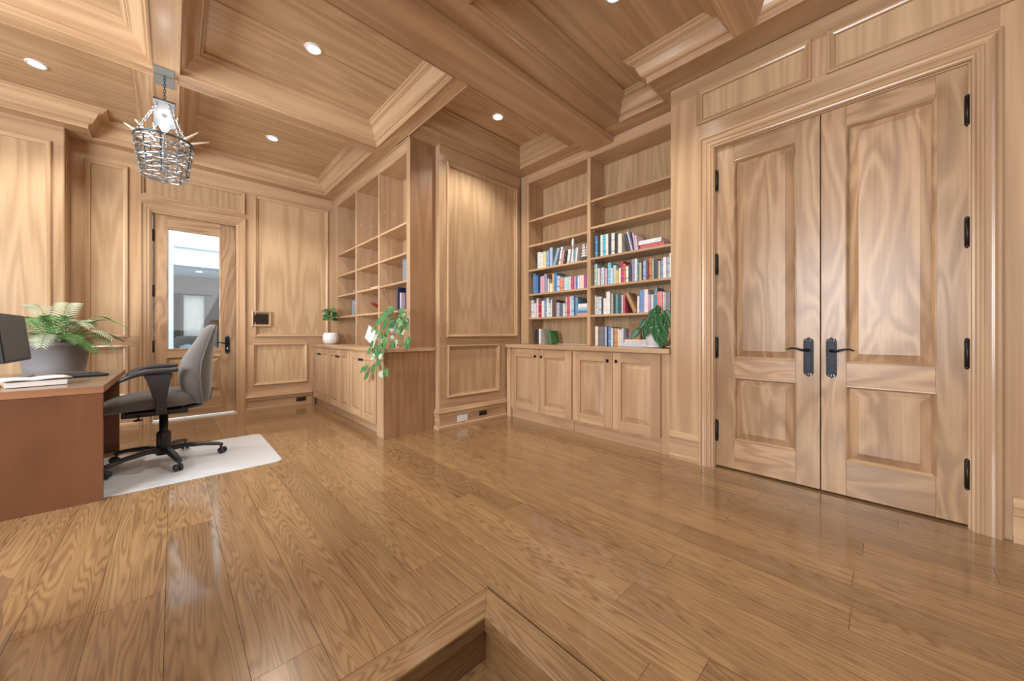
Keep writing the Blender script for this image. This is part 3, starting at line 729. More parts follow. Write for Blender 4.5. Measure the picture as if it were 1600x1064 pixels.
def cab_door(parent, W, a0, a1, b0, b1, knob_a, raised, fw=0.075, bev=0.03):
    d = MB('cab'); th = 0.02
    wbox(d, W, a0, a0+fw, b0, b1, -th+0.02, 0.02, 'z'); wbox(d, W, a1-fw, a1, b0, b1, 0, 0.02, 'z')
    wbox(d, W, a0+fw, a1-fw, b0, b0+fw, 0, 0.02); wbox(d, W, a0+fw, a1-fw, b1-fw, b1, 0, 0.02)
    raised_panel(d, W, a0+fw, a1-fw, b0+fw, b1-fw, 0.018, bev=bev, drop=0.013, gap=0.004)
    o = part(d, 'door', parent, bevel=0.0012)
    k = MB('iron'); c = W(knob_a, b1-0.075, 0.02)
    k.tube([c, W(knob_a, b1-0.075, 0.036)], 0.006, 8)
    wbox(k, W, knob_a-0.010, knob_a+0.010, b1-0.090, b1-0.060, 0.034, 0.044)
    part(k, 'knob', o, bevel=0.002)
# cabinets under the left bookcase : front plane of carcass X=1.47, doors to 1.45
G1 = 'door cabinets under the empty bookcase'
labs = ['pale wood cabinet under the empty bookcase, nearest the glazed door','pale wood cabinet under the empty bookcase, middle of the three','pale wood cabinet under the empty bookcase, at the end with trailing pothos']
yy = [5.66,4.927,4.193,3.46]
for i in range(3):
    hi, lo = yy[i], yy[i+1]
    root = empty('base_cabinet', (1.47, (hi+lo)/2, 0)); tag(root, labs[i], 'cabinet', G1)
    b = MB('cab'); b.box(1.47, 2.01, lo+0.0005, hi-0.0005, 0.10, 0.824, 'z'); b.box(1.51, 2.0, lo+0.0005, hi-0.0005, 0.0, 0.10, 'y'); part(b, 'cabinet_body', root)
    W = WX(1.47); m = (lo+hi)/2
    cab_door(root, W, m+0.002, hi-0.012, 0.115, 0.806, m+0.035, True, 0.07, 0.02)
    cab_door(root, W, lo+0.012, m-0.002, 0.115, 0.806, m-0.035, True, 0.07, 0.02)
e = MB('cab'); e.box(1.455, 1.50, 3.31, 3.4595, 0.0, 0.824, 'z')
ep = empty('cabinet_end_panel', (1.7, 3.3, 0)); tag(ep, 'wide veneered end panel, shade put into its colour, closing the cabinet run below the pothos', 'cabinet panel')
part(e, 'face_stile', ep, bevel=0.002)
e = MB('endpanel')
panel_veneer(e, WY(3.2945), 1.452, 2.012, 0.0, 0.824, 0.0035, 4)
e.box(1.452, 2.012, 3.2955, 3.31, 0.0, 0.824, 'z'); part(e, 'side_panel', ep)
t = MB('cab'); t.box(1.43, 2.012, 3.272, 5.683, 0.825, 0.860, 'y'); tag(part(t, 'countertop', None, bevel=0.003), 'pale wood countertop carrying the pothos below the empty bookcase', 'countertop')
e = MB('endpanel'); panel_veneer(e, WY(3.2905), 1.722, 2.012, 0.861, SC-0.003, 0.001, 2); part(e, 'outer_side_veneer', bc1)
e = MB('cab'); e.box(1.455, 1.4695, 5.661, 5.683, 0, 0.824, 'z')
part(e, 'end_stile', ep)
# cabinets under the right bookcase
G2 = 'door cabinets under the book-filled bookcase'
spec = [(3.13,2.217,'raised-panel base cabinet under the books, beside the short panelled wall'),(2.213,1.30,'raised-panel base cabinet under the books, nearest the double doors')]
for hi, lo, lab in spec:
    root = empty('base_cabinet', (2.97, (hi+lo)/2, 0)); tag(root, lab, 'cabinet', G2)
    b = MB('cab'); b.box(2.97, 3.46, lo, hi, 0.10, 0.836, 'z'); b.box(2.985, 3.45, lo, hi, 0.0, 0.10, 'y'); part(b, 'cabinet_body', root)
    W = WX(2.97); m = (lo+hi)/2
    cab_door(root, W, m+0.002, hi-0.008, 0.125, 0.826, m+0.045, True, 0.085, 0.045)
    cab_door(root, W, lo+0.008, m-0.002, 0.125, 0.826, m-0.045, True, 0.085, 0.045)
e = MB('cab'); e.box(2.949, 3.46, 3.132, 3.198, 0, 0.836, 'z'); tag(part(e, 'corner_post', None, bevel=0.002), 'wooden corner post where the base cabinets meet the short wall', 'post')
e = MB('cab'); e.box(2.957, 3.46, 1.2255, 1.2985, 0, 0.836, 'z'); tag(part(e, 'filler_post', None, bevel=0.002), 'narrow wooden filler between base cabinets and double door pier', 'post')
t = MB('cab'); t.box(2.925, 3.198, 1.2255, 3.20, 0.8375, 0.878, 'y'); t.box(3.198, 3.47, 1.2255, 3.20, 0.8375, 0.878, 'y'); tag(part(t, 'countertop', None, bevel=0.003), 'pale wood countertop under the rows of books by the double doors', 'countertop')
# outlets and switches
def plate(nm, W, a0, a1, b0, b1, mat, lab, cat, slots, h=0.017):
    root = MB(mat); wbox(root, W, a0, a1, b0, b1, h, h+0.006); o = tag(part(root, nm, None, bevel=0.002), lab, cat)
    for (x0, x1, y0, y1) in slots:
        s = MB('dark' if mat != 'outlet_brown' else 'bronze'); wbox(s, W, x0, x1, y0, y1, h+0.006, h+0.009); part(s, 'switch_rocker' if cat == 'switch' else 'socket', o)
    return o
plate('wall_outlet', WY(3.217), 2.226, 2.362, 0.050, 0.122, 'outlet_white', 'white cover plate low on the baseboard of the short wall', 'outlet', [], 0.017)
plate('wall_outlet', WY(3.217), 2.524, 2.637, 0.072, 0.122, 'outlet_brown', 'brown outlet on the baseboard beside the white cover plate', 'outlet', [(2.54,2.572,0.08,0.113),(2.59,2.622,0.08,0.113)], 0.017)
plate('wall_outlet', WY(5.70), 1.25, 1.37, 0.062, 0.118, 'outlet_brown', 'brown outlet on the baseboard right of the glazed door', 'outlet', [(1.27,1.30,0.072,0.108),(1.32,1.35,0.072,0.108)], 0.017)
sw = empty('switch_plaque', (0.86, 5.70, 1.2)); tag(sw, 'framed wooden plaque with dark light switches right of the glazed door', 'switch')
m = MB('wood'); wbox(m, WY(5.70), 0.745, 0.955, 1.098, 1.30, 0.0005, 0.012, 'x'); m.mould(rect(0.745,0.955,1.098,1.30), [(0,0.012),(0,0.026),(0.008,0.030),(0.022,0.014),(0.022,0.010)], WY(5.70)); part(m, 'plaque', sw, bevel=0.001)
m = MB('outlet_brown'); wbox(m, WY(5.70), 0.765, 0.925, 1.13, 1.27, 0.0125, 0.020); o = part(m, 'switch_plate', sw, bevel=0.002)
for k in range(4):
    m = MB('bronze'); wbox(m, WY(5.70), 0.778+k*0.036, 0.804+k*0.036, 1.155, 1.245, 0.020, 0.025); part(m, 'switch_rocker', o, bevel=0.001)

# ================================================================== BOOKS
palette = {}
def srgb(h):
    h = h.lstrip('#'); r = [int(h[i:i+2],16)/255 for i in (0,2,4)]
    return tuple(((c+0.055)/1.055)**2.4 if c > 0.04045 else c/12.92 for c in r)
def bookmat(hx):
    k = 'bk'+hx
    if k not in M: M[k] = plain('book_cover_'+hx.lstrip('#'), srgb(hx), 0.45, 0, 0.25, 35)
    return k
f_, th = 558.0, math.radians(43.54)
def at_x(u, v, x):
    a = (u-800)/f_; b = (522-v)/f_
    rx = math.sin(th)+a*math.cos(th); ry = math.cos(th)-a*math.sin(th); t = x/rx
    return (x, ry*t, 1+b*t)
def book(y_hi, y_lo, z0, z1, hexc, label, x=3.235, depth=0.15, lean=0.0, band=None, group='books in the bookcase by the double doors'):
    """upright book, spine facing the room (-X); built standing at the origin then placed"""
    wdt = max(0.008, y_hi-y_lo-0.0012); h = z1-z0
    mb = MB(bookmat(hexc)); cv = 0.0022; m0 = bookmat(hexc)
    def mixc(h2, k):
        a_ = [int(hexc.lstrip('#')[i:i+2],16) for i in (0,2,4)]; b_ = [int(h2[i:i+2],16) for i in (1,3,5)]
        return '#'+''.join('%02x' % int(round((p*(1-k)+q*k)/24)*24 if p*(1-k)+q*k < 240 else 240) for p, q in zip(a_, b_))
    band = band or random.choice([mixc('#202028',0.3),mixc('#f0ece4',0.4),hexc,hexc])
    b1 = h*random.uniform(0.12,0.3); b2 = h*random.uniform(0.6,0.85)
    # spine (slightly rounded) in three bands, covers, page block
    def ring(z): return [(0.0,0.0,z),(-0.0025,wdt*0.25,z),(-0.0025,wdt*0.75,z),(0.0,wdt,z),(0.003,wdt,z),(0.003,0,z)]
    for (za, zb, c) in ((0,b1,hexc),(b1,b1+h*0.08,band),(b1+h*0.08,b2,hexc),(b2,b2+h*0.05,band),(b2+h*0.05,h,hexc)):
        mb.use(bookmat(c)); mb.loft([ring(za), ring(zb)])
    # lettering-like stamp on the spine is part of the print
    mb.use(m0); mb.box(0.003, depth, 0, cv, 0, h); mb.box(0.003, depth, wdt-cv, wdt, 0, h)
    mb.use('paper'); mb.box(0.003, depth-0.004, cv, wdt-cv, 0.003, h-0.004)
    o = mb.build('book'); o.location = (x+random.uniform(0,0.012), y_lo+0.0006, z0+0.0006)
    if lean:      # lean about the lower corner so that the book still touches the shelf
        o.rotation_euler = (lean, 0, 0)
        if lean < 0: o.location.y = y_hi-wdt*math.cos(lean); o.location.z += wdt*abs(math.sin(lean))
    return tag(o, label, 'book', group)
CN = {}
def cname(hx):
    r, g, b2 = [int(hx.lstrip('#')[i:i+2],16) for i in (0,2,4)]
    import colorsys
    h, l, s = colorsys.rgb_to_hls(r/255, g/255, b2/255); h *= 360
    if l > 0.84: return 'white'
    if l < 0.22: return 'black' if s < 0.3 else ('navy' if 180 < h < 280 else 'dark red')
    if s < 0.16: return 'grey' if l < 0.7 else 'off-white'
    nm = 'red' if h < 12 or h > 335 else 'orange' if h < 35 else 'yellow' if h < 70 else 'green' if h < 150 else 'teal' if h < 195 else 'blue' if h < 250 else 'purple' if h < 300 else 'pink'
    if nm == 'orange' and s < 0.5: nm = 'tan' if l > 0.5 else 'brown'
    return ('pale ' if l > 0.68 else 'dark ' if l < 0.35 else '')+nm
ordn = ['first','second','third','fourth','fifth','sixth','seventh','eighth','ninth','tenth','eleventh','twelfth','thirteenth','fourteenth','fifteenth','sixteenth','seventeenth','eighteenth','nineteenth','twentieth','twenty-first','twenty-second','twenty-third','twenty-fourth','twenty-fifth','twenty-sixth','twenty-seventh','twenty-eighth','twenty-ninth','thirtieth','thirty-first']
def row(org, sc, items, z0, where, zmax, ymin):
    n = 0
    for it in items:
        x0, x1, yt, hx = it[:4]; lean = it[4] if len(it) > 4 else 0
        X = 3.235
        p0 = at_x(org[0]+x0/sc, org[1]+yt/sc, X); p1 = at_x(org[0]+x1/sc, org[1]+yt/sc, X)
        y_hi, y_lo = p0[1], p1[1]; z1 = min(p0[2], zmax)
        if y_lo < ymin: continue
        ov = y_hi-(3.063 if ymin > 2 else 2.160)
        if ov > 0: y_hi -= ov; y_lo -= min(ov, 0.002)
        lab = '%s%s book, %s from left, in %s' % (cname(hx), ' leaning' if lean else '', ordn[n], where)
        book(y_hi, y_lo, z0, z1, hx, lab, lean=lean); n += 1
D = math.radians
row((822,370),15.2,[(265,335,375,'#cfe0ea'),(336,390,375,'#ece4d2'),(400,465,360,'#d9d1a4'),(470,542,345,'#7fa6c4'),(545,612,265,'#a9bcdc'),
  (614,680,290,'#8fa6bb',D(19)),(755,800,250,'#e4e6ee',D(12)),(815,862,330,'#c98f92',D(10)),(880,912,350,'#3b3f48',D(10)),(955,1010,310,'#e8efec',D(9)),(1045,1085,300,'#dfe9ee',D(8)),(1100,1145,280,'#8fb6c6',D(8)),(1160,1200,265,'#dfe4ea',D(7))],1.794,'the top book row, left column',2.06,2.208)
row((822,420),16,[(165,240,125,'#5f83ad'),(240,295,175,'#3f7fb5'),(295,352,190,'#26315f'),(355,448,195,'#d7a3b6'),(450,525,140,'#9d93ab'),(528,566,250,'#cdd6d0'),(570,638,370,'#eee3cf'),(640,690,125,'#d9b68a'),(690,765,110,'#3a84bd'),(766,836,180,'#b9c6e2'),(840,935,225,'#dd8f7d'),(942,1030,215,'#b9d8dc'),(1031,1085,200,'#a9ccd8'),(1086,1112,195,'#eef0ee'),(1115,1184,195,'#c05a72'),(1185,1225,190,'#cfa2c0'),(1226,1284,180,'#5c80bd'),(1285,1328,175,'#e2e6ec'),(1330,1432,165,'#e6cfc0'),(1440,1500,145,'#a8508e'),(1502,1528,140,'#c9a5c9')],1.495,'the second book row, left column',1.76,2.208)
row((822,455),16,[(105,176,230,'#d5d8dc'),(180,248,305,'#c9d3dd'),(250,300,180,'#d8c3c8'),(302,378,270,'#a61f2b'),(380,448,245,'#d8d9e2'),(450,500,185,'#6f8ea3'),(502,550,175,'#dfe4e6'),(560,604,300,'#c5dbe0'),(605,644,215,'#e0e4e8'),(646,758,230,'#5f4a46'),(760,834,290,'#aaa7c4'),(836,909,310,'#5e6580'),(911,958,305,'#dce2e8'),(960,984,400,'#9fc0b4'),(986,1020,150,'#d7b6bf'),(1021,1094,140,'#b85d6d'),(1096,1130,130,'#cdd6de'),(1132,1184,130,'#a9cbe2'),(1185,1219,135,'#2e5f8d'),(1220,1275,145,'#6e92b2')],1.202,'the third book row, left column',1.47,2.208)
row((922,350),12.5,[(90,144,240,'#3f7fb2'),(146,188,230,'#2e2e30'),(190,234,220,'#dfe3e0'),(236,300,205,'#5fb3c9'),(302,350,200,'#e5e0cf'),(352,410,200,'#2f3a42'),(412,474,185,'#e2dcd6'),(476,530,190,'#33373e'),(532,608,195,'#e5dbd0'),
  (752,790,175,'#4b4a50',D(-16)),(796,832,120,'#b7c0d2',D(-14)),(836,860,140,'#4a5068',D(-12)),(864,898,165,'#c9a9c0',D(-9)),(902,936,215,'#d9c6cf',D(-7))],1.804,'the top book row, right column',2.10,1.27)
row((922,390),12.5,[(72,130,285,'#9fbab8'),(140,182,365,'#d9cfc8'),(205,272,355,'#b4bcd0'),(282,332,375,'#c6a3b8'),(342,400,260,'#7fb6cc'),(402,440,365,'#bcd8e4'),(442,500,310,'#b9c2cc'),(512,552,405,'#c8b94f'),(556,594,360,'#ece6ea'),(596,638,225,'#b23a52'),(640,684,280,'#c7705c'),(686,740,325,'#ece6da'),(746,796,290,'#3d434e'),(800,862,190,'#8f8597'),(866,908,180,'#cfe2ee'),(910,946,220,'#6d8a96'),(950,998,255,'#b5b48e'),(1000,1030,240,'#1f3b46'),(1032,1084,225,'#9fb0cf'),(1085,1110,220,'#5b7fb5'),(1112,1148,225,'#7b2c4d'),(1150,1198,165,'#c8843f'),(1200,1234,175,'#a9c4bd'),(1236,1320,190,'#4a4a4c'),(1326,1374,220,'#b8b79c'),(1376,1418,210,'#7f9fcb'),(1422,1490,155,'#e6dfe6'),(1495,1542,150,'#a9b6c8'),(1548,1592,70,'#efe6e0')],1.507,'the second book row, right column',1.77,1.26)
row((922,440),12.5,[(85,106,270,'#cfcac2'),(107,164,300,'#b6bcbf'),(165,215,300,'#c3ccd0'),(218,252,325,'#3a4248'),(255,312,330,'#dcdce2'),(315,384,200,'#e0dcd8'),(386,414,290,'#8a8484'),(415,450,240,'#b0a9a4'),(455,498,245,'#274a55'),(500,539,245,'#6f9aa0'),(540,603,240,'#2f5560'),(605,633,260,'#e2dde0'),(635,676,240,'#b9596d'),
  (838,908,190,'#a8865e',D(-25)),(915,960,285,'#dcd8e0'),(962,1040,160,'#6f8fc0'),(1045,1120,155,'#ecdbe2'),(1130,1174,255,'#c69bb6'),(1175,1231,255,'#b9d3dd'),(1235,1305,120,'#6d8090'),(1310,1408,200,'#d98a86'),(1410,1444,200,'#e2dad6'),(1446,1484,215,'#a9b1b8'),(1490,1560,200,'#7d8088')],1.204,'the third book row, right column',1.48,1.26)
row((922,490),12.5,[(85,145,250,'#d8d2c8'),(147,206,262,'#6d6a62'),(210,240,255,'#8d7d78'),(241,284,260,'#57688a'),(285,314,260,'#c3cdd8'),(316,340,262,'#1e2e44'),(342,409,265,'#5f82ad'),(411,446,285,'#cfd9e4'),(465,519,290,'#c98f62'),(521,556,295,'#ecd9bd'),(558,601,320,'#ddd9c8'),(606,645,290,'#c9cfdf')],0.879,'the countertop row, right column',1.16,1.26)
row((760,500),5.91,[(452,476,85,'#2b2c2e'),(480,497,82,'#dfe0de'),(575,600,103,'#3f7a45',D(-12))],0.879,'the countertop group, left column',1.16,2.2)
# flat stacks
def flat_book(x0, y_hi, y_lo, z0, t, hexc, lab, depth=0.16, grp='books lying flat in the bookcase'):
    mb = MB(bookmat(hexc)); mb.box(x0, x0+depth, y_lo, y_hi, z0+0.0004, z0+0.003); mb.box(x0, x0+depth, y_lo, y_hi, z0+t-0.003, z0+t-0.0004); mb.box(x0, x0+0.004, y_lo, y_hi, z0+0.003, z0+t-0.003)
    mb.use('paper'); mb.box(x0+0.004, x0+depth-0.003, y_lo+0.003, y_hi-0.003, z0+0.003, z0+t-0.003)
    tag(part(mb, 'book', None), lab, 'book', grp)
flat_book(3.24, 1.63, 1.40, 1.804, 0.045, '#c0606c', 'red book lying flat in the top book row, right column, below another')
flat_book(3.235, 1.645, 1.425, 1.849, 0.04, '#d9dde4', 'pale book lying flat on the red one, top row, right column')
flat_book(3.235, 1.80, 1.56, 0.879, 0.04, '#c8ccd6', 'thick pale book lying flat on the counter beside the potted pothos, bottom')
flat_book(3.235, 1.79, 1.57, 0.919, 0.03, '#ddd0c8', 'thin cream book lying flat on the counter beside the potted pothos, top')
zz = 1.202
for k, (hx, t, lab) in enumerate((('#d39a8c',0.028,'salmon book at the bottom of the small flat stack, left column'),('#4d87a8',0.03,'teal blue book second from bottom of the small flat stack'),('#9cc3e0',0.032,'light blue book second from top of the small flat stack'),('#dfe7ee',0.04,'white book topmost of the small flat stack, left column'))):
    flat_book(3.235, 2.36-0.004*k, 2.215, zz, t, hx, lab); zz += t
b = MB('deskedge'); b.box(3.30, 3.42, 1.66, 1.76, 0.95, 1.10); b.use('endpanel'); b.box(3.28, 3.30, 1.65, 1.77, 0.95, 1.10)
tag(part(b, 'wooden_box', None, bevel=0.002), 'small brown wooden box behind the flat books on the counter', 'box')
# model ship
sh = empty('model_ship', (3.28, 2.272, 1.794)); tag(sh, 'white model sailing ship at the right end of the top row', 'ornament')
s = MB('bark'); s.loft([[(3.28+dx*w_, 2.272+dy, 1.794+z) for dx, z in ((-0.022,0.05),(-0.018,0.02),(0,0.002),(0.018,0.02),(0.022,0.05))] for dy, w_ in ((-0.055,0.1),(-0.03,0.9),(0.03,1.0),(0.05,0.5))], axis='y'); part(s, 'hull', sh)
s = MB('bark')
for dy in (-0.03, 0.0, 0.028): s.tube([(3.28,2.272+dy,1.83),(3.28,2.272+dy,1.99 if dy == 0 else 1.95)], 0.002, 5)
part(s, 'mast', sh)
for dy, dx in ((-0.022, 0.0), (0.006, -0.012), (0.03, 0.004)):
    for k in range(5):
        s = MB('paper'); z = 1.842+k*0.029; hw_ = 0.044-0.007*k; s.smooth = True
        V = [(3.268+dx-0.012*math.sin(j*PI/4), 2.272+dy+(i-0.5)*hw_, z+j*0.0065) for j in range(5) for i in (0,1)]
        s.add(V, [(2*j, 2*j+1, 2*j+3, 2*j+2) for j in range(4)]); so_ = part(s, 'sail', sh).modifiers.new('thick', 'SOLIDIFY'); so_.thickness = 0.001
s = MB('paper'); s.smooth = True; s.lathe((3.219,2.405,1.995), [(0.004,-0.03),(0.012,-0.01),(0.0145,0.02),(0.010,0.055),(0.003,0.07)], 14)
s.lathe((3.2195,2.405,1.795), [(0.014,0.0),(0.014,0.01),(0.005,0.02),(0.005,0.175)], 12)
tag(part(s, 'white_figurine', None), 'white cone-shaped figurine standing among leaning books, top row', 'ornament')

# ---- things in the empty bookcase
b = MB('slate'); b.box(1.76, 1.90, 3.37, 3.53, 1.551, 1.79); o = tag(part(b, 'slate_box', None, bevel=0.004), 'slate blue box on the third shelf, column nearest the end panel', 'box')
b = MB('slate'); b.box(1.77, 1.80, 4.80, 5.03, 1.253, 1.46); o = tag(part(b, 'slate_box', None, bevel=0.004), 'slate blue box with pale squiggle, column nearest the glazed door', 'box')
s = MB('outlet_white'); s.tube([(1.768,4.84,1.40),(1.768,4.87,1.425),(1.768,4.90,1.42),(1.768,4.93,1.395)], [0.002,0.004,0.004,0.002], 6); part(s, 'squiggle_mark', o)
book(3.63, 3.60, 1.252, 1.50, '#2b3350', 'tall navy book standing beside the plum albums, empty bookcase', x=1.74, depth=0.2, group='albums in the empty bookcase')
book(3.585, 3.555, 1.252, 1.44, '#c4bfcf', 'pale patterned book between navy book and plum album', x=1.75, depth=0.15, group='albums in the empty bookcase')
b = MB('purple'); b.box(1.80, 1.825, 3.372, 3.545, 1.253, 1.49); b.use('paper'); b.box(1.825, 1.835, 3.375, 3.54, 1.255, 1.487); tag(part(b, 'photo_album', None, bevel=0.002), 'plum album standing with its cover facing the room', 'album')
b = MB('redbowl'); b.smooth = True; b.lathe((1.82,4.20,1.2525), [(0.04,0),(0.045,0.006),(0.014,0.02),(0.014,0.045),(0.05,0.06),(0.10,0.09),(0.125,0.12),(0.118,0.12),(0.09,0.095),(0.001,0.07)], 32)
tag(part(b, 'pedestal_bowl', None), 'dark red pedestal bowl in the middle column of the empty bookcase', 'bowl')
flat_book(1.76, 4.36, 4.10, 1.551, 0.022, '#d8b3b4', 'pink book lying flat, middle column of the empty bookcase', 0.16, 'books lying flat in the empty bookcase')
flat_book(1.76, 5.02, 4.80, 1.551, 0.02, '#5a4a4a', 'dark book lying flat, column nearest the glazed door', 0.16, 'books lying flat in the empty bookcase')
flat_book(1.77, 4.98, 4.82, 1.571, 0.016, '#b9a6ad', 'pale pink book lying on the dark flat book', 0.13, 'books lying flat in the empty bookcase')
c = MB('paper'); c.box(-0.10, 0.10, -0.002, 0.002, -0.085, 0.085)
o = part(c, 'white_card', None); o.location = (1.685, 4.16, 0.981); o.rotation_euler = (D(0), D(30), D(-78)); tag(o, 'white square card tilted on its corner behind the trailing pothos', 'card')

# ================================================================== PLANTS
def leaf_mesh(mb, base, direction, up, L, Wd, heart=True, droop=0.25, fold=0.18):
    d = Vector(direction).normalized(); upv = Vector(up); side = d.cross(upv)
    if side.length < 1e-3: side = d.cross(Vector((1,0,0)))
    side.normalize(); nrm = side.cross(d).normalized(); base = Vector(base)
    n = 8; V = []; F = []
    for i in range(n+1):
        s = i/n
        if heart: wv_ = Wd*0.5*(math.sin(PI*min(1, s**0.62))**0.8)*(1.0 if s > 0 else 1)
        else: wv_ = Wd*0.5*math.sin(PI*s)**0.7
        if i == n: wv_ = 0.0006
        if i == 0: wv_ = 0.15*Wd if heart else 0.001
        dz = -droop*L*s*s
        c = base+d*(L*s)+nrm*0+Vector((0,0,dz))
        V += [tuple(c-side*wv_+nrm*fold*wv_), tuple(c-side*wv_*0.5+nrm*fold*wv_*0.35), tuple(c), tuple(c+side*wv_*0.5+nrm*fold*wv_*0.35), tuple(c+side*wv_+nrm*fold*wv_)]
    if heart:     # lobes
        for q in (0, 1): V[q] = tuple(Vector(V[q])-d*L*0.08)
        for q in (3, 4): V[q] = tuple(Vector(V[q])-d*L*0.08)
    for i in range(n):
        for j in range(4): a = i*5+j; F.append((a, a+1, a+6, a+5))
    mb.add(V, F)
def one_leaf(root, base, dr, L, Wd, mat, name='leaf', stem_from=None, droop=0.25, up=(0,0,1)):
    m = MB(mat); m.smooth = True; leaf_mesh(m, base, dr, up, L, Wd, droop=droop)
    if stem_from is not None:
        m.use('stem'); a = Vector(stem_from); b = Vector(base); mid = (a+b)/2+Vector((0,0,0.02))
        m.tube([a, mid, b+Vector(dr).normalized()*0.01], 0.0018, 5)
    o = part(m, name, root); so_ = o.modifiers.new('thick', 'SOLIDIFY'); so_.thickness = 0.0012
    return o
R = random.Random(3)
# trailing pothos on the left counter
po = empty('pothos_plant', (1.62, 3.44, 0.861)); tag(po, 'trailing variegated pothos spilling over the counter end of the empty bookcase', 'plant')
s = MB('glass'); s.smooth = True; s.lathe((1.62,3.44,0.862), [(0.045,0.0),(0.05,0.01),(0.02,0.05),(0.014,0.10),(0.035,0.145),(0.045,0.16)], 20); part(s, 'glass_stand', po)
s = MB('white'); s.smooth = True; s.lathe((1.62,3.44,1.02), [(0.03,0),(0.045,0.02),(0.052,0.06),(0.045,0.10),(0.04,0.10),(0.035,0.08)], 24); part(s, 'pot', po)
pcen = Vector((1.62,3.44,1.13))
def px(u, v, x): return Vector(at_x(u, v, x))
top = [(612,487,1.55,-1),(628,490,1.56,1),(606,492,1.50,-1),(622,498,1.52,1),(614,480,1.64,0),(632,500,1.6,1),(600,497,1.58,-1),(621,508,1.53,1),(618,500,1.62,0),(605,500,1.45,-1)]
for (u_, v_, X_, sgn) in top:
    p = px(u_, v_, X_); dr = Vector((-0.25+R.uniform(-0.3,0.3), -0.5*sgn-0.1+R.uniform(-0.2,0.2), -0.25))
    one_leaf(po, p, dr, R.uniform(0.08,0.115), R.uniform(0.06,0.085), 'leaf', stem_from=pcen, droop=0.35, up=(-0.6,-0.6,0.6))
vine = [pcen, px(606,512,1.52), px(598,522,1.48), px(592,534,1.44), px(588,545,1.405), px(592,556,1.40), px(586,568,1.40), px(581,580,1.40), px(576,597,1.40)]
v = MB('stem'); v.smooth = True; v.tube(vine, 0.0025, 6); part(v, 'vine', po)
vine2 = [pcen, px(626,515,1.55), px(631,525,1.55), px(628,538,1.53)]
v = MB('stem'); v.smooth = True; v.tube(vine2, 0.0022, 6); part(v, 'vine', po)
low = [(585,512,1.50,-1),(594,520,1.46,1),(588,526,1.44,-1),(597,528,1.47,1),(603,522,1.53,0),(584,534,1.43,-1),(594,538,1.42,1),(580,546,1.40,-1),(590,548,1.39,1),(596,552,1.40,1),(586,556,1.39,-1),(592,562,1.40,1),(575,572,1.39,-1),(584,570,1.39,1),(570,574,1.39,-1),(594,580,1.39,1),(576,584,1.39,-1),(602,578,1.40,1),(628,520,1.55,1),(634,535,1.54,1),(615,526,1.53,-1),(622,532,1.53,-1),(600,507,1.55,1),(609,515,1.52,-1),(592,516,1.48,-1),(634,506,1.56,1),(630,514,1.56,1),(600,534,1.45,1),(606,530,1.47,-1),(590,540,1.41,-1),(598,545,1.40,1),(612,536,1.5,1),(638,528,1.55,1),(583,550,1.40,1),(604,486,1.56,-1),(626,482,1.6,1)]
for (u_, v_, X_, sgn) in low:
    p = px(u_, v_, X_); q = min(vine+vine2, key=lambda c: (c-p).length)
    dr = Vector((-0.25+R.uniform(-0.15,0.15), -0.75*sgn+R.uniform(-0.25,0.25), -0.55+R.uniform(-0.2,0.2)))
    one_leaf(po, p, dr, R.uniform(0.07,0.10), R.uniform(0.05,0.07), R.choice(['leaf','leaf','leaf','fern','fernpale']), stem_from=q, droop=0.15, up=(-0.9,-0.3,0.4))
# small plant in ribbed white pot
sp = empty('potted_plant', (1.60, 5.36, 0.861)); tag(sp, 'small leafy stem in a ribbed white pot at the far counter end', 'plant')
s = MB('white'); s.smooth = True; s.lathe((1.60,5.36,0.8615), [(0.06,0),(0.085,0.01),(0.103,0.06),(0.100,0.11),(0.085,0.155),(0.08,0.158),(0.072,0.15),(0.072,0.13)], 64, fn=lambda a: 1-0.035*abs(math.sin(8*a))); part(s, 'ribbed_pot', sp)
s = MB('soil'); s.lathe((1.60,5.36,0.985), [(0.001,0),(0.074,0.0),(0.074,0.004)], 20); part(s, 'soil', sp)
s = MB('bark'); s.smooth = True; s.tube([(1.60,5.36,0.98),(1.595,5.365,1.12),(1.60,5.36,1.24),(1.59,5.35,1.34)], [0.005,0.004,0.003,0.002], 6); part(s, 'stem', sp)
for k in range(12):
    a = k*2.4; z = 1.20+0.013*k
    one_leaf(sp, (1.60+0.02*math.cos(a),5.36+0.02*math.sin(a),z), (math.cos(a),math.sin(a),0.25), 0.10, 0.07, 'leafdark' if k % 2 else 'leaf', droop=0.3, up=(-0.8,-0.7,0.4), stem_from=(1.598,5.362,z-0.03))
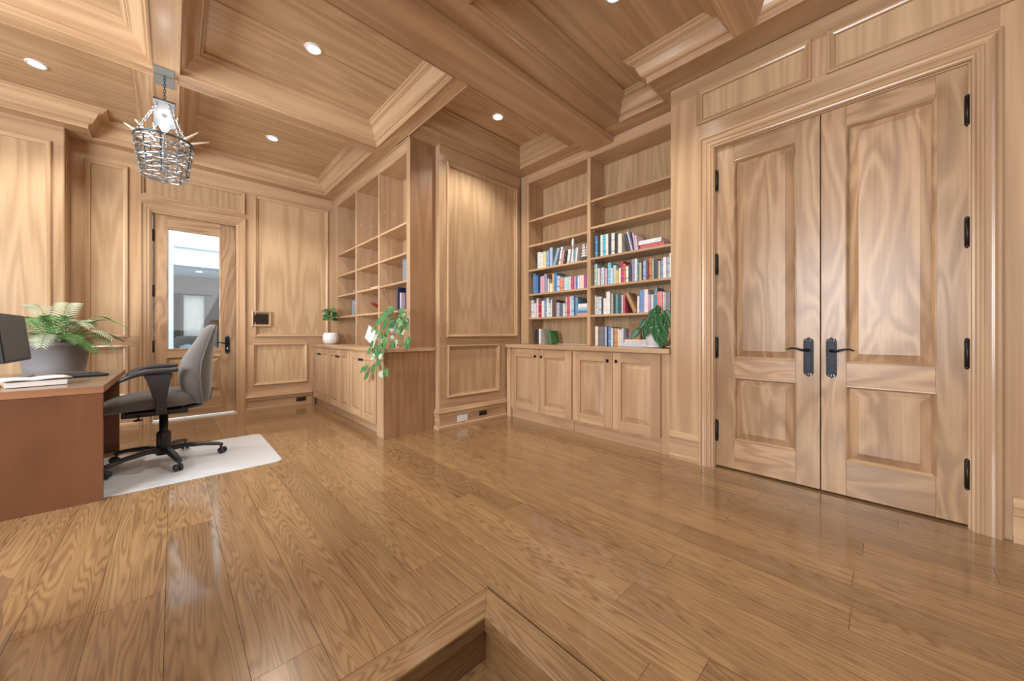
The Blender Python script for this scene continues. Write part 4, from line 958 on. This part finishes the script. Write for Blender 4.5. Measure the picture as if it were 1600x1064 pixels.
# potted pothos beside the books
pp = empty('potted_pothos', (3.10, 1.42, 0.879)); tag(pp, 'dark green pothos in a white pot on the counter below the books', 'plant')
pc = Vector((3.10,1.42,0.879))
s = MB('white'); s.smooth = True; s.lathe(pc+Vector((0,0,0.0005)), [(0.07,0.0),(0.085,0.006),(0.088,0.022),(0.08,0.022),(0.066,0.014)], 28); part(s, 'saucer', pp)
s = MB('white'); s.smooth = True; s.lathe(pc+Vector((0,0,0.016)), [(0.05,0),(0.062,0.005),(0.078,0.05),(0.082,0.12),(0.076,0.165),(0.07,0.165),(0.068,0.14)], 28); part(s, 'pot', pp)
s = MB('soil'); s.lathe(pc+Vector((0,0,0.14)), [(0.001,0),(0.068,0.0),(0.068,0.006)], 20); part(s, 'soil', pp)
lv = [(1010,512,3.02,0.2,0.10),(998,514,3.02,1,0.11),(1018,498,3.02,0.3,0.14),(1030,490,3.05,-0.2,0.13),(1038,500,3.06,-0.6,0.13),(1024,508,3.0,-0.3,0.15),(1034,512,3.02,-0.6,0.15),(1014,505,3.0,0.1,0.11),(1040,486,3.1,-0.8,0.12),(1022,484,3.12,0.4,0.11),(1032,520,3.0,-0.2,0.13),(1043,505,3.04,-0.4,0.12),(1008,500,3.08,0.8,0.09),(1028,478,3.15,0,0.1)]
for (u_, v_, X_, sg, L_) in lv:
    p = px(u_, v_, X_)
    one_leaf(pp, p, (-0.25, 0.55*sg, -0.75), L_, L_*0.62, 'leafdark', stem_from=pc+Vector((0,0,0.15)), droop=0.1, up=(-0.8,-0.5,0.3))
s = MB('deskedge'); s.smooth = True
s.tube([(3.02,1.315,0.89),(3.01,1.27,0.93),(3.02,1.25,1.0),(3.02,1.262,1.06)], [0.012,0.022,0.020,0.008], 10); tag(part(s, 'curved_ornament', None), 'curved brown wooden ornament right of the white pothos pot', 'ornament')

# planter with fern behind the desk
PX, PY = -0.735, 4.95
pl = empty('planter', (PX, PY, 0)); tag(pl, 'large tapered grey planter with a fern behind the desk', 'planter')
s = MB('pot'); s.smooth = True; s.lathe((PX,PY,0), [(0.105,0.0),(0.112,0.01),(0.125,0.3),(0.15,0.55),(0.175,0.72),(0.196,0.89),(0.210,0.895),(0.214,0.925),(0.206,0.932),(0.19,0.93),(0.186,0.88)], 48); part(s, 'pot', pl)
s = MB('soil'); s.lathe((PX,PY,0.88), [(0.001,0.0),(0.187,0.0),(0.187,0.008)], 30); part(s, 'soil', pl)
def frond(root, base, dr, L, rise, droopf, mat, nl=26, wid=0.098):
    m = MB(mat); m.smooth = True
    d = Vector((dr[0],dr[1],0)).normalized(); b = Vector(base); side = Vector((-d.y,d.x,0))
    pts = [b+d*(L*s)+Vector((0,0,rise*L*(1-(1-s)**2)-droopf*L*s**2.2)) for s in [i/nl for i in range(nl+1)]]
    for i in range(3, nl):
        s_ = i/nl; wl = wid*math.sin(PI*(s_*0.88+0.08))**0.7
        t = (pts[i+1]-pts[i]).normalized()
        for sg in (-1, 1):
            q = pts[i]; e_ = q+side*sg*wl+t*wl*0.55+Vector((0,0,-0.012)); mid = (q+e_)/2+Vector((0,0,0.006))
            w2 = t*0.0062
            m.add([tuple(q-w2*0.6), tuple(q+w2*0.6), tuple(mid+w2), tuple(mid-w2), tuple(e_)], [(0,1,2,3),(3,2,4)])
    m.use('stem'); m.tube(pts, 0.0022, 5)
    return part(m, 'frond', root)
fr_spec = [(0,0.40,0.95,0.55,'fern'),(22,0.40,0.55,0.45,'fern'),(-25,0.36,0.75,0.6,'fernpale'),(-60,0.30,0.7,0.6,'fern'),(-95,0.28,0.8,0.8,'fernpale'),(-130,0.32,0.7,0.6,'fernpale'),(165,0.38,0.9,0.5,'fern'),(140,0.30,1.1,0.5,'fernpale'),(100,0.34,1.2,0.5,'fern'),(60,0.36,1.0,0.5,'fernpale'),(-12,0.34,0.6,0.7,'fern'),(-45,0.34,0.45,0.6,'fern'),(40,0.36,0.6,0.5,'fern'),(-165,0.34,0.6,0.6,'fernpale'),(-80,0.26,1.3,0.4,'fern'),(120,0.34,1.4,0.4,'fernpale'),(10,0.32,1.2,0.5,'fern'),(200,0.30,1.2,0.5,'fern'),(80,0.30,1.6,0.3,'fernpale'),(-110,0.22,1.5,0.5,'fern'),(-35,0.24,1.3,0.6,'fernpale')]
for ang, L_, ri, dp, mt in fr_spec:
    a = math.radians(ang); frond(pl, (PX+0.03*math.cos(a), PY+0.03*math.sin(a), 0.885), (math.cos(a), math.sin(a)), L_, ri, dp, mt)

# ================================================================== DESK
DX1, DX0, DY0, DY1 = -0.300, -1.30, 3.25, 4.64
dk = empty('desk', ((DX0+DX1)/2, (DY0+DY1)/2, 0)); tag(dk, 'cherry wood desk with a thick top and solid end panels', 'desk')
t = MB('desktop'); t.box(DX0, DX1, DY0, DY1, 0.688, 0.692, 'y'); t.use('deskedge'); t.box(DX0, DX1, DY0, DY1, 0.648, 0.6879, 'x'); part(t, 'desktop', dk, bevel=0.001)
t = MB('deskside'); t.box(DX0+0.02, DX1-0.004, DY0+0.006, DY0+0.036, 0.0, 0.6475, 'z'); part(t, 'end_panel', dk, bevel=0.001)
t = MB('deskside'); t.box(DX0+0.02, DX1-0.03, DY1-0.12, DY1-0.09, 0.0, 0.6475, 'z'); part(t, 'end_panel', dk, bevel=0.001)
t = MB('deskside'); t.box(DX0+0.25, DX0+0.27, DY0+0.036, DY1-0.12, 0.12, 0.6475, 'y'); part(t, 'modesty_panel', dk)
# things on the desk
mo = empty('monitor', (-0.79, 4.2, 0.692)); tag(mo, 'dark computer monitor at the left edge of the photo, on the desk', 'monitor')
mt_ = Matrix.Translation((-0.812,4.2,0.972)) @ Matrix.Rotation(D(-6), 4, 'Y')
def rbox(mb, M4, sx, sy, sz, c=(0,0,0)):
    V = [tuple(M4 @ Vector((c[0]+a*sx/2, c[1]+b*sy/2, c[2]+g*sz/2))) for a in (-1,1) for b in (-1,1) for g in (-1,1)]
    mb.add(V, [(0,1,3,2),(4,6,7,5),(0,4,5,1),(2,3,7,6),(0,2,6,4),(1,5,7,3)])
s = MB('blackplastic'); rbox(s, mt_, 0.03, 0.60, 0.33); part(s, 'casing', mo, bevel=0.004)
s = MB('screen'); rbox(s, mt_, 0.002, 0.58, 0.305, (0.0165,0,0.005)); part(s, 'screen', mo)
s = MB('chrome'); s.box(-0.92,-0.87,4.15,4.25,0.70,0.95); s.box(-0.88,-0.832,4.17,4.23,0.88,0.95); part(s, 'stand', mo, bevel=0.005)
s = MB('chrome'); s.box(-0.95,-0.74,4.06,4.34,0.6925,0.702); part(s, 'base', mo, bevel=0.003)
ob = empty('open_book', (-0.62, 3.5, 0.692)); tag(ob, 'thick book lying on the desk with white papers on top', 'book')
bt = Matrix.Translation((-0.60,3.52,0.692)) @ Matrix.Rotation(D(18), 4, 'Z')
s = MB('endpanel'); rbox(s, bt, 0.22, 0.17, 0.034, (0,0,0.0175)); part(s, 'cover', ob, bevel=0.003)
s = MB('paper'); rbox(s, bt, 0.225, 0.005, 0.028, (-0.003,-0.086,0.018)); part(s, 'page_edge', ob)
def sheets(name, cx, cy, z, sx, sy, rot, lab, n=4):
    s = MB('paper'); s.smooth = True
    for k in range(n):
        V = []; F = []; nn = 8; M4 = Matrix.Translation((cx,cy,z+0.002*k)) @ Matrix.Rotation(rot+D(R.uniform(-4,4)), 4, 'Z')
        for i in range(nn+1):
            q = i/nn-0.5
            for j in (-0.5, 0.5): V.append(tuple(M4 @ Vector((q*sx, j*sy, 0.006*abs(math.sin(q*5))))))
        for i in range(nn): F.append((2*i, 2*i+2, 2*i+3, 2*i+1))
        s.add(V, F)
    o = part(s, name, None); sd = o.modifiers.new('thick','SOLIDIFY'); sd.thickness = 0.0012; sd.offset = 1
    return tag(o, lab, 'papers')
sheets('paper_stack', -0.61, 3.53, 0.728, 0.27, 0.21, D(18), 'loose white papers fanned on top of the thick book')
sheets('paper_stack', -0.86, 3.62, 0.6935, 0.26, 0.20, D(5), 'white papers lying flat on the desk at the left edge')
kb = empty('desk_phone', (-0.47, 4.02, 0.692)); tag(kb, 'black desk phone with silver rim lying on the desk', 'telephone')
kt = Matrix.Translation((-0.475,4.05,0.6925)) @ Matrix.Rotation(D(20), 4, 'Z')
s = MB('blackplastic'); rbox(s, kt, 0.20, 0.24, 0.022, (0,0,0.011)); part(s, 'phone_body', kb, bevel=0.006)
s = MB('chrome'); rbox(s, kt, 0.012, 0.235, 0.010, (0.102,0,0.012)); part(s, 'silver_rim', kb, bevel=0.003)
for i in range(3):
    for j in range(4):
        s = MB('steel'); rbox(s, kt, 0.022, 0.024, 0.006, (-0.02+0.034*i,-0.06+0.036*j,0.0255)); part(s, 'button', kb, bevel=0.002)

# ================================================================== CHAIR MAT
mt = MB('mat')
pts = []
mx0, mx1, my0, my1, rr = -0.62, 0.635, 3.292, 4.34, 0.06
for cx_, cy_, a0 in ((mx1-rr,my0+rr,-90),(mx1-rr,my1-rr,0),(mx0+rr,my1-rr,90),(mx0+rr,my0+rr,180)):
    for k in range(7): a = math.radians(a0+15*k); pts.append((cx_+rr*math.cos(a), cy_+rr*math.sin(a)))
mt.hull([(p[0],p[1],0.0005) for p in pts], [(p[0],p[1],0.004) for p in pts])
tag(part(mt, 'chair_mat', None, bevel=0.001), 'pale plastic chair mat on the floor beside the desk', 'mat')

# ================================================================== OFFICE CHAIR
CX, CY = -0.05, 3.88; ZM = 0.0045
ch = empty('office_chair', (CX, CY, ZM)); tag(ch, 'grey upholstered swivel office chair with black arms at the desk', 'chair')
def sring(xc, yc, z, hx_, hy, n=28, p=2.6, tilt=0):
    r = []
    for k in range(n):
        a = 2*PI*k/n; c_, s_ = math.cos(a), math.sin(a)
        r.append((xc+hx_*math.copysign(abs(c_)**(2/p), c_), yc+hy*math.copysign(abs(s_)**(2/p), s_), z))
    return r
bk = MB('fabric'); bk.smooth = True
lv = [(0.450,0.145,0.195,0.13),(0.458,0.105,0.215,0.17),(0.50,0.060,0.230,0.205),(0.58,0.020,0.236,0.236),(0.68,0.0,0.236,0.245),(0.78,0.018,0.238,0.240),(0.88,0.075,0.246,0.222),(0.97,0.130,0.258,0.195),(1.035,0.172,0.268,0.165),(1.065,0.200,0.272,0.135),(1.080,0.228,0.262,0.09)]
rings = []
for (z, xf, xr, hw_) in lv:
    rg = sring((xf+xr)/2, CY, z, (xr-xf)/2, hw_)
    # slight hollow in the middle of the front
    rg = [(x_+(0.022*(1-min(1,abs(y_-CY)/hw_)**2) if x_ < (xf+xr)/2 and 0.5 < z < 1.0 else 0), y_, z_) for x_, y_, z_ in rg]
    rings.append(rg)
bk.loft(rings); part(bk, 'backrest', ch, subsurf=1)
pi_ = MB('fabric'); pi_.smooth = True
for sg in (-1,1):
    pi_.tube([((xf*0.35+xr*0.65), CY+sg*(hw_*1.0), z) for (z, xf, xr, hw_) in lv[1:-1]], 0.005, 6)
part(pi_, 'piping', ch)
st_ = MB('fabric'); st_.smooth = True
sx_ = [(-0.385,0.44,0.485,0.19),(-0.375,0.43,0.50,0.215),(-0.33,0.432,0.530,0.238),(-0.24,0.437,0.555,0.248),(-0.12,0.44,0.572,0.25),(0.0,0.443,0.582,0.245),(0.08,0.446,0.585,0.228),(0.125,0.455,0.572,0.20),(0.14,0.48,0.545,0.16)]
rings = []
for (x_, zb, zt, hw_) in sx_:
    r = []
    for k in range(28):
        a = 2*PI*k/28; c_, s_ = math.cos(a), math.sin(a)
        yv = hw_*math.copysign(abs(c_)**(2/3.2), c_); zv = (zt-zb)/2*math.copysign(abs(s_)**(2/2.8), s_)
        zv2 = (zb+zt)/2+zv - (0.012*(1-(yv/hw_)**2) if s_ > 0 else 0)
        r.append((x_, CY+yv, zv2))
    rings.append(r)
st_.loft(rings); part(st_, 'seat', ch, subsurf=1)
me_ = MB('blackplastic'); me_.box(-0.27,0.09,CY-0.09,CY+0.09,0.385,0.432); me_.box(-0.24,0.06,CY-0.20,CY+0.20,0.418,0.438)
me_.tube([(0.05,CY,0.41),(0.16,CY,0.43),(0.215,CY,0.47),(0.235,CY,0.56)], [0.018,0.018,0.015,0.012], 8)
part(me_, 'tilt_mechanism', ch, bevel=0.006)
kn = MB('blackplastic'); kn.smooth = True; kn.tube([(-0.18,CY-0.09,0.40),(-0.18,CY-0.17,0.385)], 0.005, 6); kn.lathe((-0.18,CY-0.19,0.375), [(0.001,0),(0.022,0.003),(0.026,0.010),(0.001,0.016)], 14); part(kn, 'adjustment_knob', ch)
co = MB('blackplastic'); co.smooth = True; co.lathe((CX,CY,0), [(0.028,0.09),(0.042,0.12),(0.042,0.235),(0.036,0.245),(0.026,0.25),(0.026,0.39)], 20); part(co, 'gas_column', ch)
for sg, nm in ((-1,'near'),(1,'far')):
    ya = CY+sg*0.265
    ar = MB('blackplastic')
    ar.loft([[(xx-w_/2,ya-0.012,z),(xx+w_/2,ya-0.012,z),(xx+w_/2,ya+0.012,z),(xx-w_/2,ya+0.012,z)] for xx, w_, z in ((-0.06,0.06,0.43),(-0.06,0.06,0.53),(-0.065,0.075,0.545),(-0.068,0.095,0.60),(-0.072,0.125,0.67),(-0.075,0.155,0.712))])
    ar.box(-0.10,-0.03,min(ya,CY+sg*0.12),max(ya,CY+sg*0.12),0.425,0.437)
    arm = part(ar, 'arm_support', ch, bevel=0.004)
    pd = MB('blackplastic'); pd.smooth = True
    rings = []
    for xx, z, hw_, hh in ((-0.272,0.668,0.020,0.008),(-0.262,0.680,0.036,0.017),(-0.21,0.712,0.044,0.021),(-0.15,0.731,0.047,0.021),(-0.05,0.736,0.048,0.019),(0.02,0.738,0.042,0.016),(0.032,0.738,0.03,0.010)):
        rings.append([(xx, ya+hw_*math.copysign(abs(math.cos(2*PI*k/16))**0.7, math.cos(2*PI*k/16)), z+hh*math.copysign(abs(math.sin(2*PI*k/16))**0.8, math.sin(2*PI*k/16))) for k in range(16)])
    pd.loft(rings); part(pd, 'arm_pad', ch, subsurf=1)
hub = MB('blackplastic'); hub.smooth = True; hub.lathe((CX,CY,0), [(0.02,0.065),(0.045,0.07),(0.052,0.10),(0.046,0.13),(0.03,0.135)], 20); part(hub, 'base_hub', ch)
for k in range(5):
    a = math.radians(-4+72*k); c_, s_ = math.cos(a), math.sin(a)
    L_ = 0.36
    lg = MB('blackplastic'); rings = []
    for q, z, w_, hh in ((0.03,0.108,0.028,0.018),(0.12,0.116,0.026,0.016),(0.24,0.104,0.022,0.013),(0.33,0.086,0.019,0.012),(L_,0.076,0.014,0.009)):
        rings.append([(CX+q*c_-dy*s_, CY+q*s_+dy*c_, z+dz) for dy, dz in ((-w_,-hh),(-w_,hh*0.4),(-w_*0.5,hh),(w_*0.5,hh),(w_,hh*0.4),(w_,-hh))])
    lg.loft(rings); part(lg, 'base_leg', ch, bevel=0.003)
    cs_ = MB('blackplastic'); cs_.smooth = True
    p = Vector((CX+(L_-0.015)*c_, CY+(L_-0.015)*s_, 0)); ca = a+0.9+k
    ax_ = Vector((math.cos(ca), math.sin(ca), 0))
    ctr = p+ax_.cross(Vector((0,0,1)))*0.012+Vector((0,0,0.0305))
    for q in (-1,1):
        cs_.tube([ctr+ax_*q*0.006, ctr+ax_*q*0.010, ctr+ax_*q*0.022, ctr+ax_*q*0.026], [0.022,0.026,0.024,0.016], 16)
    cs_.tube([p+Vector((0,0,0.035)), p+Vector((0,0,0.072))], 0.008, 8)
    part(cs_, 'caster', ch)

# ================================================================== CHANDELIER
hx0, hy0 = -0.045, 3.80
cd = empty('chandelier', (hx0, hy0, SC)); tag(cd, 'woven metal basket chandelier with driftwood hanging from the ceiling beams', 'chandelier')
s = MB('greyplate'); s.box(-0.103,0.010,3.70,3.97,SC-0.012,SC-0.0005); part(s, 'ceiling_plate', cd, bevel=0.001)
def chain(parent, p0, p1, lk=0.028, rad=0.0026, mat='steel'):
    p0 = Vector(p0); p1 = Vector(p1); n = max(2, int((p1-p0).length/(lk*0.72))); d = (p1-p0).normalized()
    s1 = d.cross(Vector((0.3,0.8,0.1))).normalized(); s2 = d.cross(s1)
    s = MB(mat); s.smooth = True
    for i in range(n):
        c = p0+(p1-p0)*((i+0.5)/n); sd_ = s1 if i % 2 else s2; ring = []
        for k in range(13):
            a = 2*PI*k/12; ring.append(c+d*math.cos(a)*lk*0.5+sd_*math.sin(a)*lk*0.28)
        s.tube(ring, rad, 5, cap=False)
    return part(s, 'chain', parent)
chain(cd, (hx0,hy0,SC-0.012), (hx0,hy0,2.775))
s = MB('plate'); s.box(-0.105,0.013,3.785,3.815,2.58,2.775); s.use('steel'); s.box(-0.108,0.016,3.782,3.818,2.768,2.780); part(s, 'canopy_plate', cd, bevel=0.002)
zr, zb, rt, rb = 2.470, 2.195, 0.166, 0.128
for k in range(4):
    a = math.radians(30+90*k); chain(cd, (hx0+0.045*math.cos(a),hy0+0.02*math.sin(a),2.75), (hx0+rt*math.cos(a),hy0+rt*math.sin(a),zr), 0.03, 0.003, 'chrome')
def ringpts(r, z, n=40): return [(hx0+r*math.cos(2*PI*k/n), hy0+r*math.sin(2*PI*k/n), z) for k in range(n+1)]
s = MB('steel'); s.smooth = True; s.tube(ringpts(rt,zr), 0.0055, 6, cap=False); s.tube(ringpts(rt+0.004,zr-0.012), 0.003, 5, cap=False); part(s, 'top_rim', cd)
s = MB('chrome'); s.smooth = True; s.tube(ringpts(rb,zb), 0.006, 6, cap=False); s.tube(ringpts(rb*0.55,zb), 0.003, 5, cap=False)
for k in range(4):
    a = PI*k/4; s.tube([(hx0+rb*math.cos(a),hy0+rb*math.sin(a),zb),(hx0-rb*math.cos(a),hy0-rb*math.sin(a),zb)], 0.003, 5)
part(s, 'bottom_rim', cd)
for k in range(10):
    a = 2*PI*k/10+0.2; s = MB('steel'); s.tube([(hx0+rt*math.cos(a),hy0+rt*math.sin(a),zr),(hx0+(rt+rb)/2*1.03*math.cos(a),hy0+(rt+rb)/2*1.03*math.sin(a),(zr+zb)/2),(hx0+rb*math.cos(a),hy0+rb*math.sin(a),zb)], 0.0042, 6); part(s, 'upright_rod', cd)
for j in range(11):
    s = MB('chrome'); s.smooth = True; z = zb+0.02+j*(zr-zb-0.03)/11; t_ = (z-zb)/(zr-zb); r = rb+(rt-rb)*t_
    pts = []
    for k in range(61):
        a = 2*PI*k/60+j; wob = 0.008*math.sin(10*a*0.5+j*PI)+0.004*math.sin(23*a+j)
        pts.append((hx0+(r+wob)*math.cos(a), hy0+(r+wob)*math.sin(a), z+0.012*math.sin(2*a+j*2)+0.004*math.sin(7*a+j)))
    s.tube(pts, 0.0065, 6, cap=False); part(s, 'woven_wire', cd)
for (a, L_, el) in ((-30,0.21,0.85),(-18,0.23,0.45),(165,0.20,0.75),(195,0.16,1.3),(120,0.16,1.2),(250,0.14,0.9)):
    aa = math.radians(a); s = MB('driftwood'); s.smooth = True
    b0 = Vector((hx0+0.06*math.cos(aa), hy0+0.06*math.sin(aa), zr-0.04)); d_ = Vector((math.cos(aa), math.sin(aa), el)).normalized()
    s.tube([b0, b0+d_*L_*0.5+Vector((0,0,0.008)), b0+d_*L_], [0.012,0.010,0.005], 7); part(s, 'driftwood_twig', cd)
s = MB('chrome'); s.smooth = True; s.lathe((hx0,hy0,2.34), [(0.02,0),(0.02,0.06),(0.016,0.16),(0.014,0.2)], 14); part(s, 'lamp_holder', cd)
s = MB('bulb'); s.smooth = True; s.lathe((hx0,hy0,2.535), [(0.010,0),(0.014,0.01),(0.026,0.035),(0.029,0.055),(0.022,0.078),(0.002,0.088)], 16); part(s, 'light_bulb', cd)
d = bpy.data.lights.new('bulb_light', 'POINT'); d.energy = 8; d.shadow_soft_size = 0.03; d.color = (1,0.94,0.86)
o = bpy.data.objects.new('bulb_light', d); col.objects.link(o); o.parent = cd; o.location = (0,0,2.66-SC)
